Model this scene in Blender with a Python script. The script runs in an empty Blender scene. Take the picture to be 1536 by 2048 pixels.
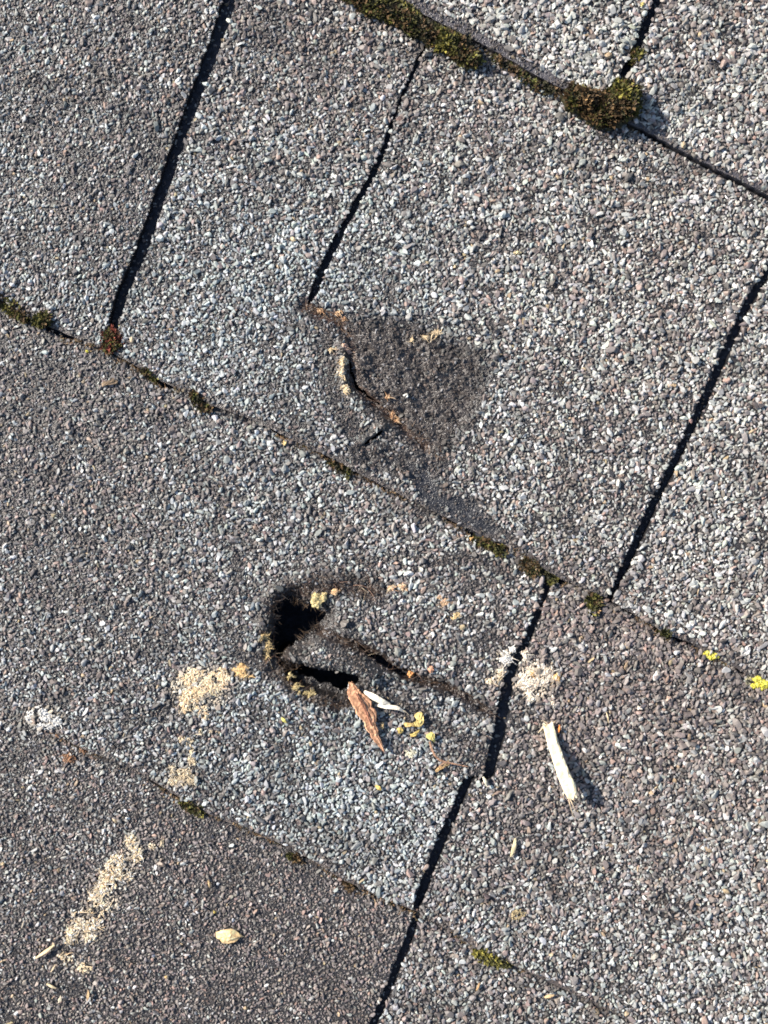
import bpy, math
import numpy as np
from mathutils import Vector
from mathutils.geometry import delaunay_2d_cdt

# ------------------------------------------------------------------ camera, world, sun
S = 0.00016            # metres per unit of the roof plan used below (a frame is 1536 x 2048 units, about 25 x 33 cm)
CAMH = 2300.0          # camera height above the roof, in plan units
scene = bpy.context.scene
col = scene.collection

cam_d = bpy.data.cameras.new('camera')
cam = bpy.data.objects.new('camera', cam_d); col.objects.link(cam)
cam.location = (0, 0, CAMH*S)
cam_d.sensor_fit = 'VERTICAL'; cam_d.sensor_height = 24
cam_d.lens = 24*CAMH/2048.0
cam_d.clip_start = 0.01; cam_d.clip_end = 100
cam_d.dof.use_dof = True; cam_d.dof.focus_distance = CAMH*S*.93; cam_d.dof.aperture_fstop = 5.6     # a phone picture, a touch out of focus
scene.camera = cam

SUN_EL = math.radians(33.5); SDX, SDY = 0.905, -0.425    # shadows fall this way (+x right, -y down the picture)
w = bpy.data.worlds.new('World'); scene.world = w; w.use_nodes = True
nt = w.node_tree; bg = nt.nodes['Background']
sky = nt.nodes.new('ShaderNodeTexSky'); sky.sky_type = 'NISHITA'; sky.sun_disc = False
sky.sun_elevation = SUN_EL; sky.sun_rotation = math.atan2(-SDX, -SDY) % (2*math.pi)
nt.links.new(sky.outputs[0], bg.inputs[0]); bg.inputs[1].default_value = 0.10
sd = bpy.data.lights.new('sun', 'SUN'); sd.energy = 5.0; sd.angle = math.radians(0.5); sd.color = (1, 0.925, 0.815)
sun = bpy.data.objects.new('sun', sd); col.objects.link(sun)
sun.rotation_euler = Vector((SDX*math.cos(SUN_EL), SDY*math.cos(SUN_EL), -math.sin(SUN_EL))).to_track_quat('-Z', 'Y').to_euler()
sun.location = (-0.5, 0.3, 1)
scene.view_settings.view_transform = 'Standard'; scene.view_settings.look = 'None'
scene.view_settings.exposure = 0.74; scene.view_settings.gamma = 1
scene.cycles.max_bounces = 4; scene.cycles.diffuse_bounces = 2; scene.cycles.glossy_bounces = 2

rng = np.random.default_rng(7)

# ------------------------------------------------------------------ value noise
def _hash(ix, iy, seed):
    n = (ix*374761393 + iy*668265263 + seed*974711) & 0xffffffff
    n = ((n ^ (n >> 13))*1274126177) & 0xffffffff
    return ((n ^ (n >> 16)) & 0xffff)/65535.0
def noise(x, y, scale, seed=0):
    x = np.asarray(x, float)/scale; y = np.asarray(y, float)/scale
    ix = np.floor(x).astype(np.int64); iy = np.floor(y).astype(np.int64)
    fx = x-ix; fy = y-iy; fx = fx*fx*(3-2*fx); fy = fy*fy*(3-2*fy)
    a = _hash(ix, iy, seed); b = _hash(ix+1, iy, seed); c = _hash(ix, iy+1, seed); d = _hash(ix+1, iy+1, seed)
    return (a*(1-fx)+b*fx)*(1-fy) + (c*(1-fx)+d*fx)*fy
def fbm(x, y, scale, seed=0, o=3):
    s = 0; a = 1; t = 0
    for k in range(o):
        s = s + a*noise(x, y, scale/2**k, seed+k*17); t += a; a *= .55
    return s/t

# ------------------------------------------------------------------ plan of the roof: courses and slots
X0, X1, Y0, Y1 = -330., 1866., -330., 2378.
def curve(pts): 
    a = np.array(pts, float); return a[:, 0], a[:, 1]
L1p = curve([(-350,-600),(122,-350),(793,5),(868,45),(968,95),(1068,155),(1128,185),(1213,228),(1288,265),(1418,335),(1536,395),(1900,588)])
L2p = curve([(-350,435),(0,600),(66,640),(145,673),(219,705),(281,736),(324,763),(375,787),(422,810),(508,841),(572,873),(656,913),(719,948),(773,976),(851,1015),(914,1046),(969,1073),(1034,1101),(1092,1140),(1123,1159),(1209,1194),(1276,1234),(1327,1265),(1377,1284),(1432,1316),(1483,1343),(1536,1370),(1900,1550)])
L3p = curve([(-350,1255),(0,1415),(117,1468),(176,1499),(273,1537),(312,1563),(367,1597),(422,1628),(488,1652),(600,1703),(685,1756),(752,1786),(832,1820),(892,1853),(947,1890),(1026,1926),(1200,2010),(1536,2170),(1900,2340)])
def L(k, x):
    xp, yp = (L1p, L2p, L3p)[k-1]
    x = np.asarray(x, float)
    return np.interp(x, xp, yp) + 3.0*(fbm(x, x*0+31*k, 26, 5*k)-.5) + 2.4*(noise(x, x*0+9*k, 7, 3*k)-.5)
SL = {  # slot: list of (y, x, width) down the picture
 'N': [(-330,1440,18),(0,1313,17),(60,1288,15),(105,1268,15),(165,1242,15),(250,1205,13)],
 'A': [(-330,560,24),(0,460,25),(75,435,25),(185,395,24),(310,350,23),(425,310,22),(515,280,24),(590,245,22),(655,229,18),(720,205,16)],
 'B': [(0,885,6),(95,848,6),(175,813,8),(230,790,6),(300,768,11),(350,745,13),(450,690,15),(540,645,18),(590,627,14),(612,617,2)],
 'C': [(350,1640,16),(540,1537,18),(620,1488,18),(690,1458,17),(770,1422,17),(850,1385,17),(940,1340,16),(1010,1305,17),(1109,1260,18),(1187,1221,11),(1260,1190,10)],
 'D': [(1120,1112,8),(1183,1090,11),(1245,1069,14),(1304,1041,16),(1347,1020,20),(1401,1009,25),(1448,1002,25),(1491,991,22),(1552,976,19)],
 'E': [(1553,938,17),(1628,905,18),(1701,874,19),(1790,840,17),(1816,832,7),(1824,834,6),(1836,832,13),(1890,813,15),(1963,783,15),(2042,749,15),(2400,620,15)]}
def slot(n, y):
    a = np.array(SL[n], float); y = np.asarray(y, float)
    xc = np.interp(y, a[:,0], a[:,1]); wd = np.interp(y, a[:,0], a[:,2])
    q = sum(map(ord, n))
    j = lambda s: 3.4*(fbm(y, y*0+q, 14, s)-.5) + 2.5*(noise(y, y*0+q, 6, s+5)-.5)
    wd = wd+(1.5 if n == 'B' else 3.5); return xc-wd/2+j(1), xc+wd/2+j(2)
HOLE = [(556,1202),(570,1194),(584,1190),(600,1202),(622,1210),(650,1226),(645,1240),(632,1254),(618,1266),(600,1281),(586,1289),(574,1294),(568,1304),(566,1320),(576,1330),(600,1336),(590,1342),(566,1340),(552,1330),(549,1311),(545,1285),(546,1256),(548,1225)]
def jgap(k, x):      # how far the joint below a course stands open
    x = np.asarray(x, float); g = 12*(noise(x, x*0+3*k, 40, 210+k)-.30)*(1 if k == 2 else .8)
    for a, b, w_ in JG[k]: g = np.maximum(g, (w_+3)*np.clip(np.minimum(x-a, b-x)/12+.3, 0, 1))
    return np.maximum(g, 0)*(1 if k == 2 else np.clip((x-110)/80, 0, 1))
JG = {2: [(-40,150,7),(285,350,7),(380,430,4),(640,720,5),(925,1015,9),(1080,1130,9),(1300,1345,6)], 3: [(120,180,4),(290,420,4),(590,620,4),(690,760,4),(790,835,5),(950,1030,6)]}
FOLD = [(571,1333),(600,1337),(632,1341),(662,1345),(690,1348),(713,1352),(718,1366),(704,1382),(680,1384),(660,1372),(640,1372),(620,1358),(598,1355),(582,1348)]  # opening cut in the trough so its depth stands in for the flap's shade
SLIT = [(716,1290),(738,1300),(764,1316),(786,1331),(812,1345),(832,1353),(850,1359),(834,1358),(808,1353),(782,1341),(758,1326),(734,1309)]
CUT = [(700,716),(704,734),(710,756),(719,774),(742,795),(764,811),(738,798),(714,779),(705,762),(699,738)]
SHADE_CUT = [(726,890),(738,880),(752,870),(766,860),(760,870),(748,880),(736,888)]  # slit cut in place of the shadow under the folded shard
def inpoly(x, y, poly):
    p = np.array(poly, float); c = np.zeros(np.shape(x), bool)
    for i in range(len(p)):
        ax, ay = p[i]; bx, by = p[i-1]
        if ay == by: continue
        c ^= ((ay > y) != (by > y)) & (x < (bx-ax)*(y-ay)/(by-ay)+ax)
    return c
def dseg(x, y, pts):
    d = np.full(np.shape(x), 1e9)
    for (ax, ay), (bx, by) in zip(pts[:-1], pts[1:]):
        l2 = (bx-ax)**2+(by-ay)**2
        t = np.clip(((x-ax)*(bx-ax)+(y-ay)*(by-ay))/l2, 0, 1)
        d = np.minimum(d, np.hypot(x-ax-t*(bx-ax), y-ay-t*(by-ay)))
    return d
def dpoly(x, y, poly):      # signed: negative inside
    d = dseg(x, y, list(poly)+[poly[0]])
    return np.where(inpoly(x, y, poly), -d, d)
def sm(d, w): return 1/(1+np.exp(np.clip(d/w*4, -40, 40)))      # 1 inside, 0 outside

# regions: 0,1 top course; 2,3,4 second; 5,6 third; 7,8 fourth; -1 = open slot / hole
def region(x, y):
    x = np.asarray(x, float); y = np.asarray(y, float)
    r = np.full(x.shape, -1)
    l1, l2, l3 = L(1, x), L(2, x), L(3, x)
    row = (y > l1).astype(int)+(y > l2)+(y > l3)
    def split(rowk, slots, ids):
        m = row == rowk
        cur = np.full(x.shape, ids[0]); bad = np.zeros(x.shape, bool)
        for s, i in zip(slots, ids[1:]):
            a, b = slot(s, y)
            cur = np.where(x > b, i, cur); bad |= (x > a) & (x <= b)
        r[m] = np.where(bad, -1, cur)[m]
    split(0, ['N'], [0, 1]); split(1, ['A', 'C'], [2, 3, 4])
    # third course: slot D above y=1552, slot E below
    m = row == 2
    da, db = slot('D', y); ea, eb = slot('E', y)
    top = y < 1552
    a = np.where(top, da, ea); b = np.where(top, db, eb)
    v = np.where(x > b, 6, 5); v = np.where((x > a) & (x <= b), -1, v); v = np.where((np.abs(y-1553-(950-x)*-.1) < 3) & (x > 934) & (x < 984), -1, v)
    r[m] = v[m]
    m = row == 3
    v = np.where(x > eb, 8, 7); v = np.where((x > ea) & (x <= eb), -1, v); r[m] = v[m]
    # slit B inside shingle 3
    a, b = slot('B', y); r[(r == 3) & (y < 612) & (x > a) & (x <= b)] = -1
    # open gap below the lifted butt edge on the top right
    g = (y-l1 > 0) & (y-l1 < np.interp(x, [900, 960, 1130, 1288, 1300, 1536, 1900], [0, 4, 5, 6, 9, 7, 7]))
    r[g] = -1
    g = (y > l2) & (y-l2 < jgap(2, x)); r[g] = -1
    g = (y > l3) & (y-l3 < jgap(3, x)); r[g] = -1
    r[inpoly(x, y, HOLE) | inpoly(x, y, FOLD) | inpoly(x, y, SLIT) | inpoly(x, y, CUT) | inpoly(x, y, SHADE_CUT)] = -1
    return r

# damage outlines
TEAR = [(609,612),(640,628),(676,640),(694,668),(700,706),(704,740),(707,769),(750,808),(789,835),(824,874),(851,894)]
SCUFF = [(700,655),(745,640),(836,655),(900,690),(961,718),(965,753),(940,823),(905,882),(858,900),(800,860),(765,823),(711,775),(700,706)]
BARE1 = [(815,930),(850,935),(872,972),(905,990),(940,1000),(965,1030),(1000,1066),(966,1064),(920,1044),(872,1020),(842,996)]
BARE2 = [(690,898),(730,880),(790,895),(850,900),(850,930),(800,950),(740,940),(700,925)]
TROUGH = [(566,1326),(600,1330),(660,1340),(712,1350),(724,1366),(712,1384),(676,1396),(640,1384),(606,1372),(575,1354)]
WEDGE_LOW = [(578,1304),(600,1318),(660,1328),(714,1338),(745,1356)]
CRACK = [(640,1262),(690,1284),(740,1303),(780,1330),(814,1350),(850,1362),(888,1370),(940,1398),(986,1430)]
RIM = [(548,1330),(544,1260),(556,1200),(590,1180),(640,1168),(700,1170),(750,1180)]
LOWLIP = [(556,1336),(590,1372),(630,1398),(676,1412),(712,1400)]
def height(x, y, r):
    """roof surface, in plan units; r is the region id"""
    x = np.asarray(x, float); y = np.asarray(y, float)
    l1, l2, l3 = L(1, x), L(2, x), L(3, x)
    row = np.array([0,0,1,1,1,2,2,3,3])[r]
    up = np.choose(row, [l1-850, l1, l2, l3]); lo = np.choose(row, [l1, l2, l3, l3+850])
    t = np.clip((y-up)/(lo-up), 0, 1)
    z = 1+np.where(row == 0, 11, 9.0)*t**1.6
    z = z + 5*(fbm(x, y, 170, 3, 2)-.5) + 1.6*(fbm(x, y, 22, 8, 2)-.5)
    if np.isscalar(row) or True:
        m1 = (r == 3); 
        z = z + m1*(-7*np.exp(-(dseg(x, y, TEAR)/9)**2) - 3*sm(dpoly(x, y, SCUFF), 16) - 3*sm(dpoly(x, y, BARE1), 8))
        rough = sm(dpoly(x, y, SCUFF), 25)+sm(dpoly(x, y, BARE2), 20)
        z = z + m1*rough*(24*(fbm((x*.75+y*.66)/2.3, y*.75-x*.66, 20, 21, 3)-.55)+5*(noise(x, y, 8, 25)-.5))
        z = z + m1*9*np.exp(-(dseg(x, y, [(722,884),(768,852)])/7)**2)            # folded-up shard of the mat
        z = z + m1*9*np.exp(-(dseg(x, y, [(684,690),(688,770),(735,822),(790,862)])/10)**2)
        m2 = (r == 5)
        d = dpoly(x, y, HOLE)
        z = z - m2*20*np.exp(-(np.maximum(d, 0)/16)**2)*np.interp(x, [560, 640], [.7, 1.1])
        z = z + m2*9*np.exp(-(dseg(x, y, [(530,1250),(545,1185),(600,1160),(680,1160)])/14)**2)
        tr = sm(dpoly(x, y, TROUGH)-1, 4); z = z - m2*38*tr
        z = z + m2*24*np.exp(-(dseg(x, y, WEDGE_LOW)/15)**2)*np.clip(dpoly(x, y, HOLE)/10, 0, 1)*(1-tr)
        z = z - m2*15*np.exp(-(dseg(x, y, CRACK)/9)**2)*np.interp(x, [640, 720, 850, 990], [.3, 1, 1, .7])
        z = z + m2*6*np.exp(-(dseg(x, y, [(690,1262),(760,1292),(830,1330),(900,1352)])/12)**2) + m2*9*np.exp(-(dseg(x, y, [(640,1300),(720,1322),(790,1362),(860,1392)])/16)**2)
        z = z + m2*8*np.exp(-(dseg(x, y, [(560,1368),(600,1396),(660,1418)])/10)**2)
        rough = sm(dseg(x, y, RIM)-22, 20)+sm(dseg(x, y, CRACK)-14, 14)+sm(dseg(x, y, LOWLIP)-18, 14)
        z = z + m2*np.clip(rough, 0, 1)*(12*(fbm(x, y, 16, 23, 3)-.5)+5*(noise(x, y, 7, 26)-.5))
    return z

# ------------------------------------------------------------------ helpers
def tag(o, label=None, cat=None, group=None, kind=None):
    if label: o['label'] = label
    if cat: o['category'] = cat
    if group: o['group'] = group
    if kind: o['kind'] = kind
    return o
def W(x, y, z=0): return np.stack([(np.asarray(x, float)-768)*S, (1024-np.asarray(y, float))*S, np.asarray(z, float)*S+np.zeros(np.shape(x))], -1)
def mesh_obj(name, verts, faces, mat, parent=None, colors=None, smooth=False, origin=None):
    """verts (n,3) in metres, world; faces (m,k) int array or list of tuples. origin in metres."""
    me = bpy.data.meshes.new(name)
    verts = np.asarray(verts, np.float32)
    if origin is not None: verts = verts-np.asarray(origin, np.float32)
    if isinstance(faces, np.ndarray):
        k = faces.shape[1]; m = len(faces)
        me.vertices.add(len(verts)); me.loops.add(m*k); me.polygons.add(m)
        me.vertices.foreach_set('co', verts.ravel())
        me.loops.foreach_set('vertex_index', faces.astype(np.int32).ravel())
        me.polygons.foreach_set('loop_start', np.arange(0, m*k, k, dtype=np.int32))
        me.update(calc_edges=True)
    else:
        me.from_pydata([tuple(map(float, v)) for v in verts], [], [tuple(int(i) for i in f) for f in faces]); me.update()
    me.polygons.foreach_set('use_smooth', np.full(len(me.polygons), smooth))
    if colors is not None:
        ca = me.color_attributes.new('tint', 'FLOAT_COLOR', 'POINT')
        c = np.ones((len(verts), 4), np.float32); c[:, :3] = colors
        ca.data.foreach_set('color', c.ravel())
    me.materials.append(mat)
    o = bpy.data.objects.new(name, me); col.objects.link(o)
    if parent is not None: o.parent = parent
    elif origin is not None: o.location = tuple(map(float, origin))
    return o
def empty(name, loc):
    o = bpy.data.objects.new(name, None); o.empty_display_size = .01; col.objects.link(o); o.location = tuple(map(float, loc)); return o

def material(name, rough=.7, spec=.4, color=None, attr=True, var=.12, nscale=900, bump=.0, bscale=1500, streak=None):
    m = bpy.data.materials.new(name); m.use_nodes = True
    n = m.node_tree.nodes; l = m.node_tree.links; b = n['Principled BSDF']
    b.inputs['Roughness'].default_value = rough; b.inputs['Specular IOR Level'].default_value = spec
    tc = n.new('ShaderNodeTexCoord')
    nz = n.new('ShaderNodeTexNoise'); nz.inputs['Scale'].default_value = nscale; nz.inputs['Detail'].default_value = 3
    if streak:
        mp = n.new('ShaderNodeMapping'); mp.inputs['Scale'].default_value = streak[:3]; mp.inputs['Rotation'].default_value = (0, 0, streak[3])
        mp.vector_type = 'TEXTURE'
        l.new(tc.outputs['Object'], mp.inputs[0]); l.new(mp.outputs[0], nz.inputs[0])
    else: l.new(tc.outputs['Object'], nz.inputs[0])
    mr = n.new('ShaderNodeMapRange'); mr.inputs[1].default_value = .3; mr.inputs[2].default_value = .7
    mr.inputs[3].default_value = 1-var; mr.inputs[4].default_value = 1+var
    l.new(nz.outputs[0], mr.inputs[0])
    mx = n.new('ShaderNodeVectorMath'); mx.operation = 'SCALE'
    if attr:
        at = n.new('ShaderNodeAttribute'); at.attribute_name = 'tint'; l.new(at.outputs['Color'], mx.inputs[0])
    else: mx.inputs[0].default_value = color
    l.new(mr.outputs[0], mx.inputs['Scale']); l.new(mx.outputs[0], b.inputs['Base Color'])
    if bump:
        n2 = n.new('ShaderNodeTexNoise'); n2.inputs['Scale'].default_value = bscale; n2.inputs['Detail'].default_value = 2
        l.new(tc.outputs['Object'], n2.inputs[0])
        bp = n.new('ShaderNodeBump'); bp.inputs['Strength'].default_value = bump; bp.inputs['Distance'].default_value = .0004
        l.new(n2.outputs[0], bp.inputs['Height']); l.new(bp.outputs[0], b.inputs['Normal'])
    return m
M_bit = material('bitumen', .33, .6, var=.35, nscale=700, bump=1.0, bscale=1900)
M_gran = material('stone_granules', .55, .5, var=.16, nscale=1600)
M_under = material('roof_felt', .8, .3, color=(.034, .037, .048), attr=False, var=.5, nscale=800, bump=.6)
M_moss = material('moss', .65, .3, var=.2, nscale=1200)
M_dust = material('dry_fibre', .85, .2, var=.15, nscale=1500)
M_hair = material('torn_fibre', .6, .4, var=.2, nscale=1500)
M_lich = material('lichen', .85, .2, var=.2, nscale=1600, bump=.6, bscale=2500)
M_leaf = material('dry_leaf', .7, .3, var=.22, nscale=1200, bump=.4, bscale=1500)
M_wood = material('pale_wood', .7, .3, var=.26, nscale=260, streak=(.12, 1.6, .3, math.radians(-68)), bump=.3, bscale=1800)
M_bark = material('bark_wood', .8, .2, var=.4, nscale=700, bump=.9, bscale=1500)

# stones: a few crushed-rock prototypes (a sphere cut by random planes), one shared topology
def icosphere(sub):
    t = (1+5**.5)/2
    v = [(-1,t,0),(1,t,0),(-1,-t,0),(1,-t,0),(0,-1,t),(0,1,t),(0,-1,-t),(0,1,-t),(t,0,-1),(t,0,1),(-t,0,-1),(-t,0,1)]
    f = [(0,11,5),(0,5,1),(0,1,7),(0,7,10),(0,10,11),(1,5,9),(5,11,4),(11,10,2),(10,7,6),(7,1,8),(3,9,4),(3,4,2),(3,2,6),(3,6,8),(3,8,9),(4,9,5),(2,4,11),(6,2,10),(8,6,7),(9,8,1)]
    v = [np.array(a, float)/np.linalg.norm(a) for a in v]
    for _ in range(sub):
        mid = {}; nf = []
        def g(a, b):
            k = (min(a, b), max(a, b))
            if k not in mid:
                m = v[a]+v[b]; v.append(m/np.linalg.norm(m)); mid[k] = len(v)-1
            return mid[k]
        for a, b, c in f:
            ab, bc, ca = g(a, b), g(b, c), g(c, a); nf += [(a, ab, ca), (b, bc, ab), (c, ca, bc), (ab, bc, ca)]
        f = nf
    return np.array(v), np.array(f)
ICO = {k: icosphere(k) for k in (0, 1)}
def protos(sub, n, cuts, depth=(.45, .85)):
    V, _ = ICO[sub]; out = []
    for i in range(n):
        v = V.copy()*(1+.10*rng.standard_normal((len(V), 1)))
        for c in range(cuts):
            nrm = rng.standard_normal(3); nrm /= np.linalg.norm(nrm); d = rng.uniform(*depth)
            e = v@nrm-d; v -= np.where(e > 0, e, 0)[:, None]*nrm
        out.append(v)
    return np.array(out)
PR = {0: protos(0, 40, 5, (.35, .8)), 1: protos(1, 90, 8, (.28, .8))}
def stones(P, rad, colr, sub=1, flat=(.45, .85), elong=(1, 2.0), tilt=.42, ang=None):
    """P (n,3) plan centres, rad (n,), colr (n,3) -> world verts, faces, colours"""
    n = len(P); V = PR[sub][rng.integers(0, len(PR[sub]), n)].copy(); F = ICO[sub][1]
    el = rng.uniform(*elong, n); fl = rng.uniform(*flat, n)
    # random spin of the prototype before squashing
    q = rng.standard_normal((n, 4)); q /= np.linalg.norm(q, axis=1)[:, None]
    a, b, c, d = q.T
    R = np.stack([1-2*(c*c+d*d), 2*(b*c-a*d), 2*(b*d+a*c), 2*(b*c+a*d), 1-2*(b*b+d*d), 2*(c*d-a*b), 2*(b*d-a*c), 2*(c*d+a*b), 1-2*(b*b+c*c)], -1).reshape(n, 3, 3)
    V = np.einsum('nij,nvj->nvi', R, V)
    V[:, :, 0] *= (el**.5)[:, None]; V[:, :, 1] *= (1/el**.5)[:, None]; V[:, :, 2] *= fl[:, None]
    th = rng.uniform(0, 2*np.pi, n) if ang is None else ang+rng.normal(0, .6, n)
    tx = rng.normal(0, tilt, n); 
    cx, sx = np.cos(tx), np.sin(tx)
    x, y, z = V[:, :, 0], V[:, :, 1], V[:, :, 2]
    y, z = y*cx[:, None]-z*sx[:, None], y*sx[:, None]+z*cx[:, None]
    ct, st = np.cos(th)[:, None], np.sin(th)[:, None]
    x, y = x*ct-y*st, x*st+y*ct
    V = np.stack([x, y, z], -1)*rad[:, None, None]+P[:, None, :]
    Wv = np.empty_like(V); Wv[..., 0] = (V[..., 0]-768)*S; Wv[..., 1] = (1024-V[..., 1])*S; Wv[..., 2] = V[..., 2]*S
    k = V.shape[1]
    Fa = (F[None, :, ::-1]+(np.arange(n)*k)[:, None, None]).reshape(-1, 3)
    return Wv.reshape(-1, 3), Fa, np.repeat(colr, k, axis=0)
def merge(parts):
    vs, fs, cs = [], [], []; o = 0
    for v, f, c in parts:
        vs.append(v); fs.append(f+o); cs.append(c); o += len(v)
    return np.concatenate(vs), np.concatenate(fs), np.concatenate(cs)

def hairs(P, dirs, length, width, colr, curl=.5, seg=4):
    """thin three-sided curved threads; P (n,3) plan, dirs (n,3) plan"""
    n = len(P); d = dirs/np.linalg.norm(dirs, axis=1)[:, None]
    side = np.cross(d, rng.standard_normal((n, 3))); side /= np.linalg.norm(side, axis=1)[:, None]
    t = np.linspace(0, 1, seg+1)
    bend = curl*rng.uniform(-1, 1, n)
    C = P[:, None]+length[:, None, None]*(d[:, None]*t[None, :, None]+side[:, None]*(bend[:, None, None]*(t**2)[None, :, None]))
    u = side; v = np.cross(d, u)
    rings = []
    for k in range(3):
        a = 2*np.pi*k/3
        rings.append(C+(u*np.cos(a)+v*np.sin(a))[:, None]*(width[:, None, None]*(1-.8*t)[None, :, None]))
    V = np.stack(rings, 2).reshape(n, -1, 3)      # n, (seg+1)*3
    f = []
    for s in range(seg):
        for k in range(3):
            a, b = s*3+k, s*3+(k+1) % 3; f += [(a, b, b+3), (a, b+3, a+3)]
    F = (np.array(f)[None]+(np.arange(n)*(seg+1)*3)[:, None, None]).reshape(-1, 3)
    V = V.reshape(-1, 3)
    return W(V[:, 0], V[:, 1], V[:, 2]), F, np.repeat(colr, (seg+1)*3, axis=0)

# ------------------------------------------------------------------ roof felt below the shingles (one sheet, sunk where the roof is holed and where it is cut open for shade)
gx = np.arange(X0-20, X1+40, 12.); gy = np.arange(Y0-20, Y1+40, 12.)
GX, GY = np.meshgrid(gx, gy)
gz = -15+2*fbm(GX, GY, 60, 2)
gz = gz-115*sm(dpoly(GX, GY, HOLE)-22, 14)-120*sm(dpoly(GX, GY, TROUGH)-18, 10)-35*sm(dseg(GX, GY, [(716,1290),(850,1358)])-14, 10)
gz = gz-30*sm(dpoly(GX, GY, CUT)-14, 8)-30*sm(dpoly(GX, GY, SHADE_CUT)-14, 8)
nx_, ny_ = len(gx), len(gy)
idx = np.arange(nx_*ny_).reshape(ny_, nx_)
F = np.stack([idx[:-1, :-1], idx[1:, :-1], idx[1:, 1:], idx[:-1, 1:]], -1).reshape(-1, 4)
o = mesh_obj('roof', W(GX.ravel(), GY.ravel(), gz.ravel()), F, M_under, smooth=True)
tag(o, 'black roofing felt seen down in the slots between shingles', kind='structure')

# ------------------------------------------------------------------ triangulate the plan once, cut into shingles
def jit(x0, x1, y0, y1, sp, j=.3):
    a, b = np.meshgrid(np.arange(x0, x1, sp), np.arange(y0, y1, sp*.87)); a = a+((np.arange(a.shape[0]) % 2)*sp/2)[:, None]
    a = a.ravel()+rng.uniform(-j, j, a.size)*sp; b = b.ravel()+rng.uniform(-j, j, b.size)*sp
    return a, b
px, py = jit(X0, X1, Y0, Y1, 17)
boxes = [(595, 990, 595, 1080, 5.), (500, 1010, 1140, 1440, 5.)]
keep = np.ones(len(px), bool)
for a, b, c, d, s in boxes: keep &= ~((px > a) & (px < b) & (py > c) & (py < d))
PX, PY = [px[keep]], [py[keep]]
for a, b, c, d, s in boxes:
    qx, qy = jit(a, b, c, d, s); PX.append(qx); PY.append(qy)
PX = np.concatenate(PX); PY = np.concatenate(PY)
chains = []
xs = np.arange(X0, X1+4, 4.)
for k in (1, 2, 3): chains.append(np.stack([xs, L(k, xs)], -1))
for k in (2, 3): chains.append(np.stack([xs, L(k, xs)+jgap(k, xs)+.05], -1))
xg = np.arange(960, X1+4, 4.); chains.append(np.stack([xg, L(1, xg)+np.interp(xg, [900, 960, 1130, 1288, 1300, 1536, 1900], [0, 4, 5, 6, 9, 7, 7])], -1))
for n, (a, b) in {'N': (Y0, 240), 'A': (-200, 712), 'B': (40, 612), 'C': (420, 1215), 'D': (1130, 1552), 'E': (1553, Y1)}.items():
    ys = np.arange(a, b+.1, 4.); l_, r_ = slot(n, ys)
    chains += [np.stack([l_, ys], -1), np.stack([r_, ys], -1)]
chains.append(np.array([(934, 1551), (984, 1554)]))
def ragged(poly, amp):
    p = np.array(poly, float); out = []
    for i in range(len(p)):
        a, b = p[i], p[(i+1) % len(p)]; l_ = np.hypot(*(b-a)); m = max(1, int(l_/4)); nrm = np.array([-(b-a)[1], (b-a)[0]])/l_
        for t in range(m): q = a+(b-a)*t/m; out.append(q+nrm*amp*(2*noise(q[0], q[1], 9, 5)-1+.8*(2*noise(q[0], q[1], 4, 6)-1)))
    return [tuple(q) for q in out]
HOLE = ragged(HOLE, 4.0); FOLD = ragged(FOLD, 2.4); SLIT = ragged(SLIT, 1.6); CUT = ragged(CUT, 1.8); SHADE_CUT = ragged(SHADE_CUT, 1.2)
for poly in (HOLE, FOLD, SLIT, CUT, SHADE_CUT): chains.append(np.array(poly+[poly[0]]))
box = np.array([(X0, Y0), (X1, Y0), (X1, Y1), (X0, Y1), (X0, Y0)]); chains.append(box)
vv = [Vector((float(a), float(b))) for a, b in zip(PX, PY) if X0 < a < X1 and Y0 < b < Y1]; ee = []
for c in chains:
    c = c.copy(); c[:, 0] = np.clip(c[:, 0], X0, X1); c[:, 1] = np.clip(c[:, 1], Y0, Y1)
    s0 = len(vv); vv += [Vector((float(a), float(b))) for a, b in c]
    ee += [(s0+i, s0+i+1) for i in range(len(c)-1) if (c[i] != c[i+1]).any()]
cv, ce, cf, *_ = delaunay_2d_cdt(vv, ee, [], 0, 0.01)
cv = np.array([(v.x, v.y) for v in cv]); cf = np.array([f for f in cf if len(f) == 3])
cen = cv[cf].mean(1); cr = region(cen[:, 0], cen[:, 1])

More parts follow.
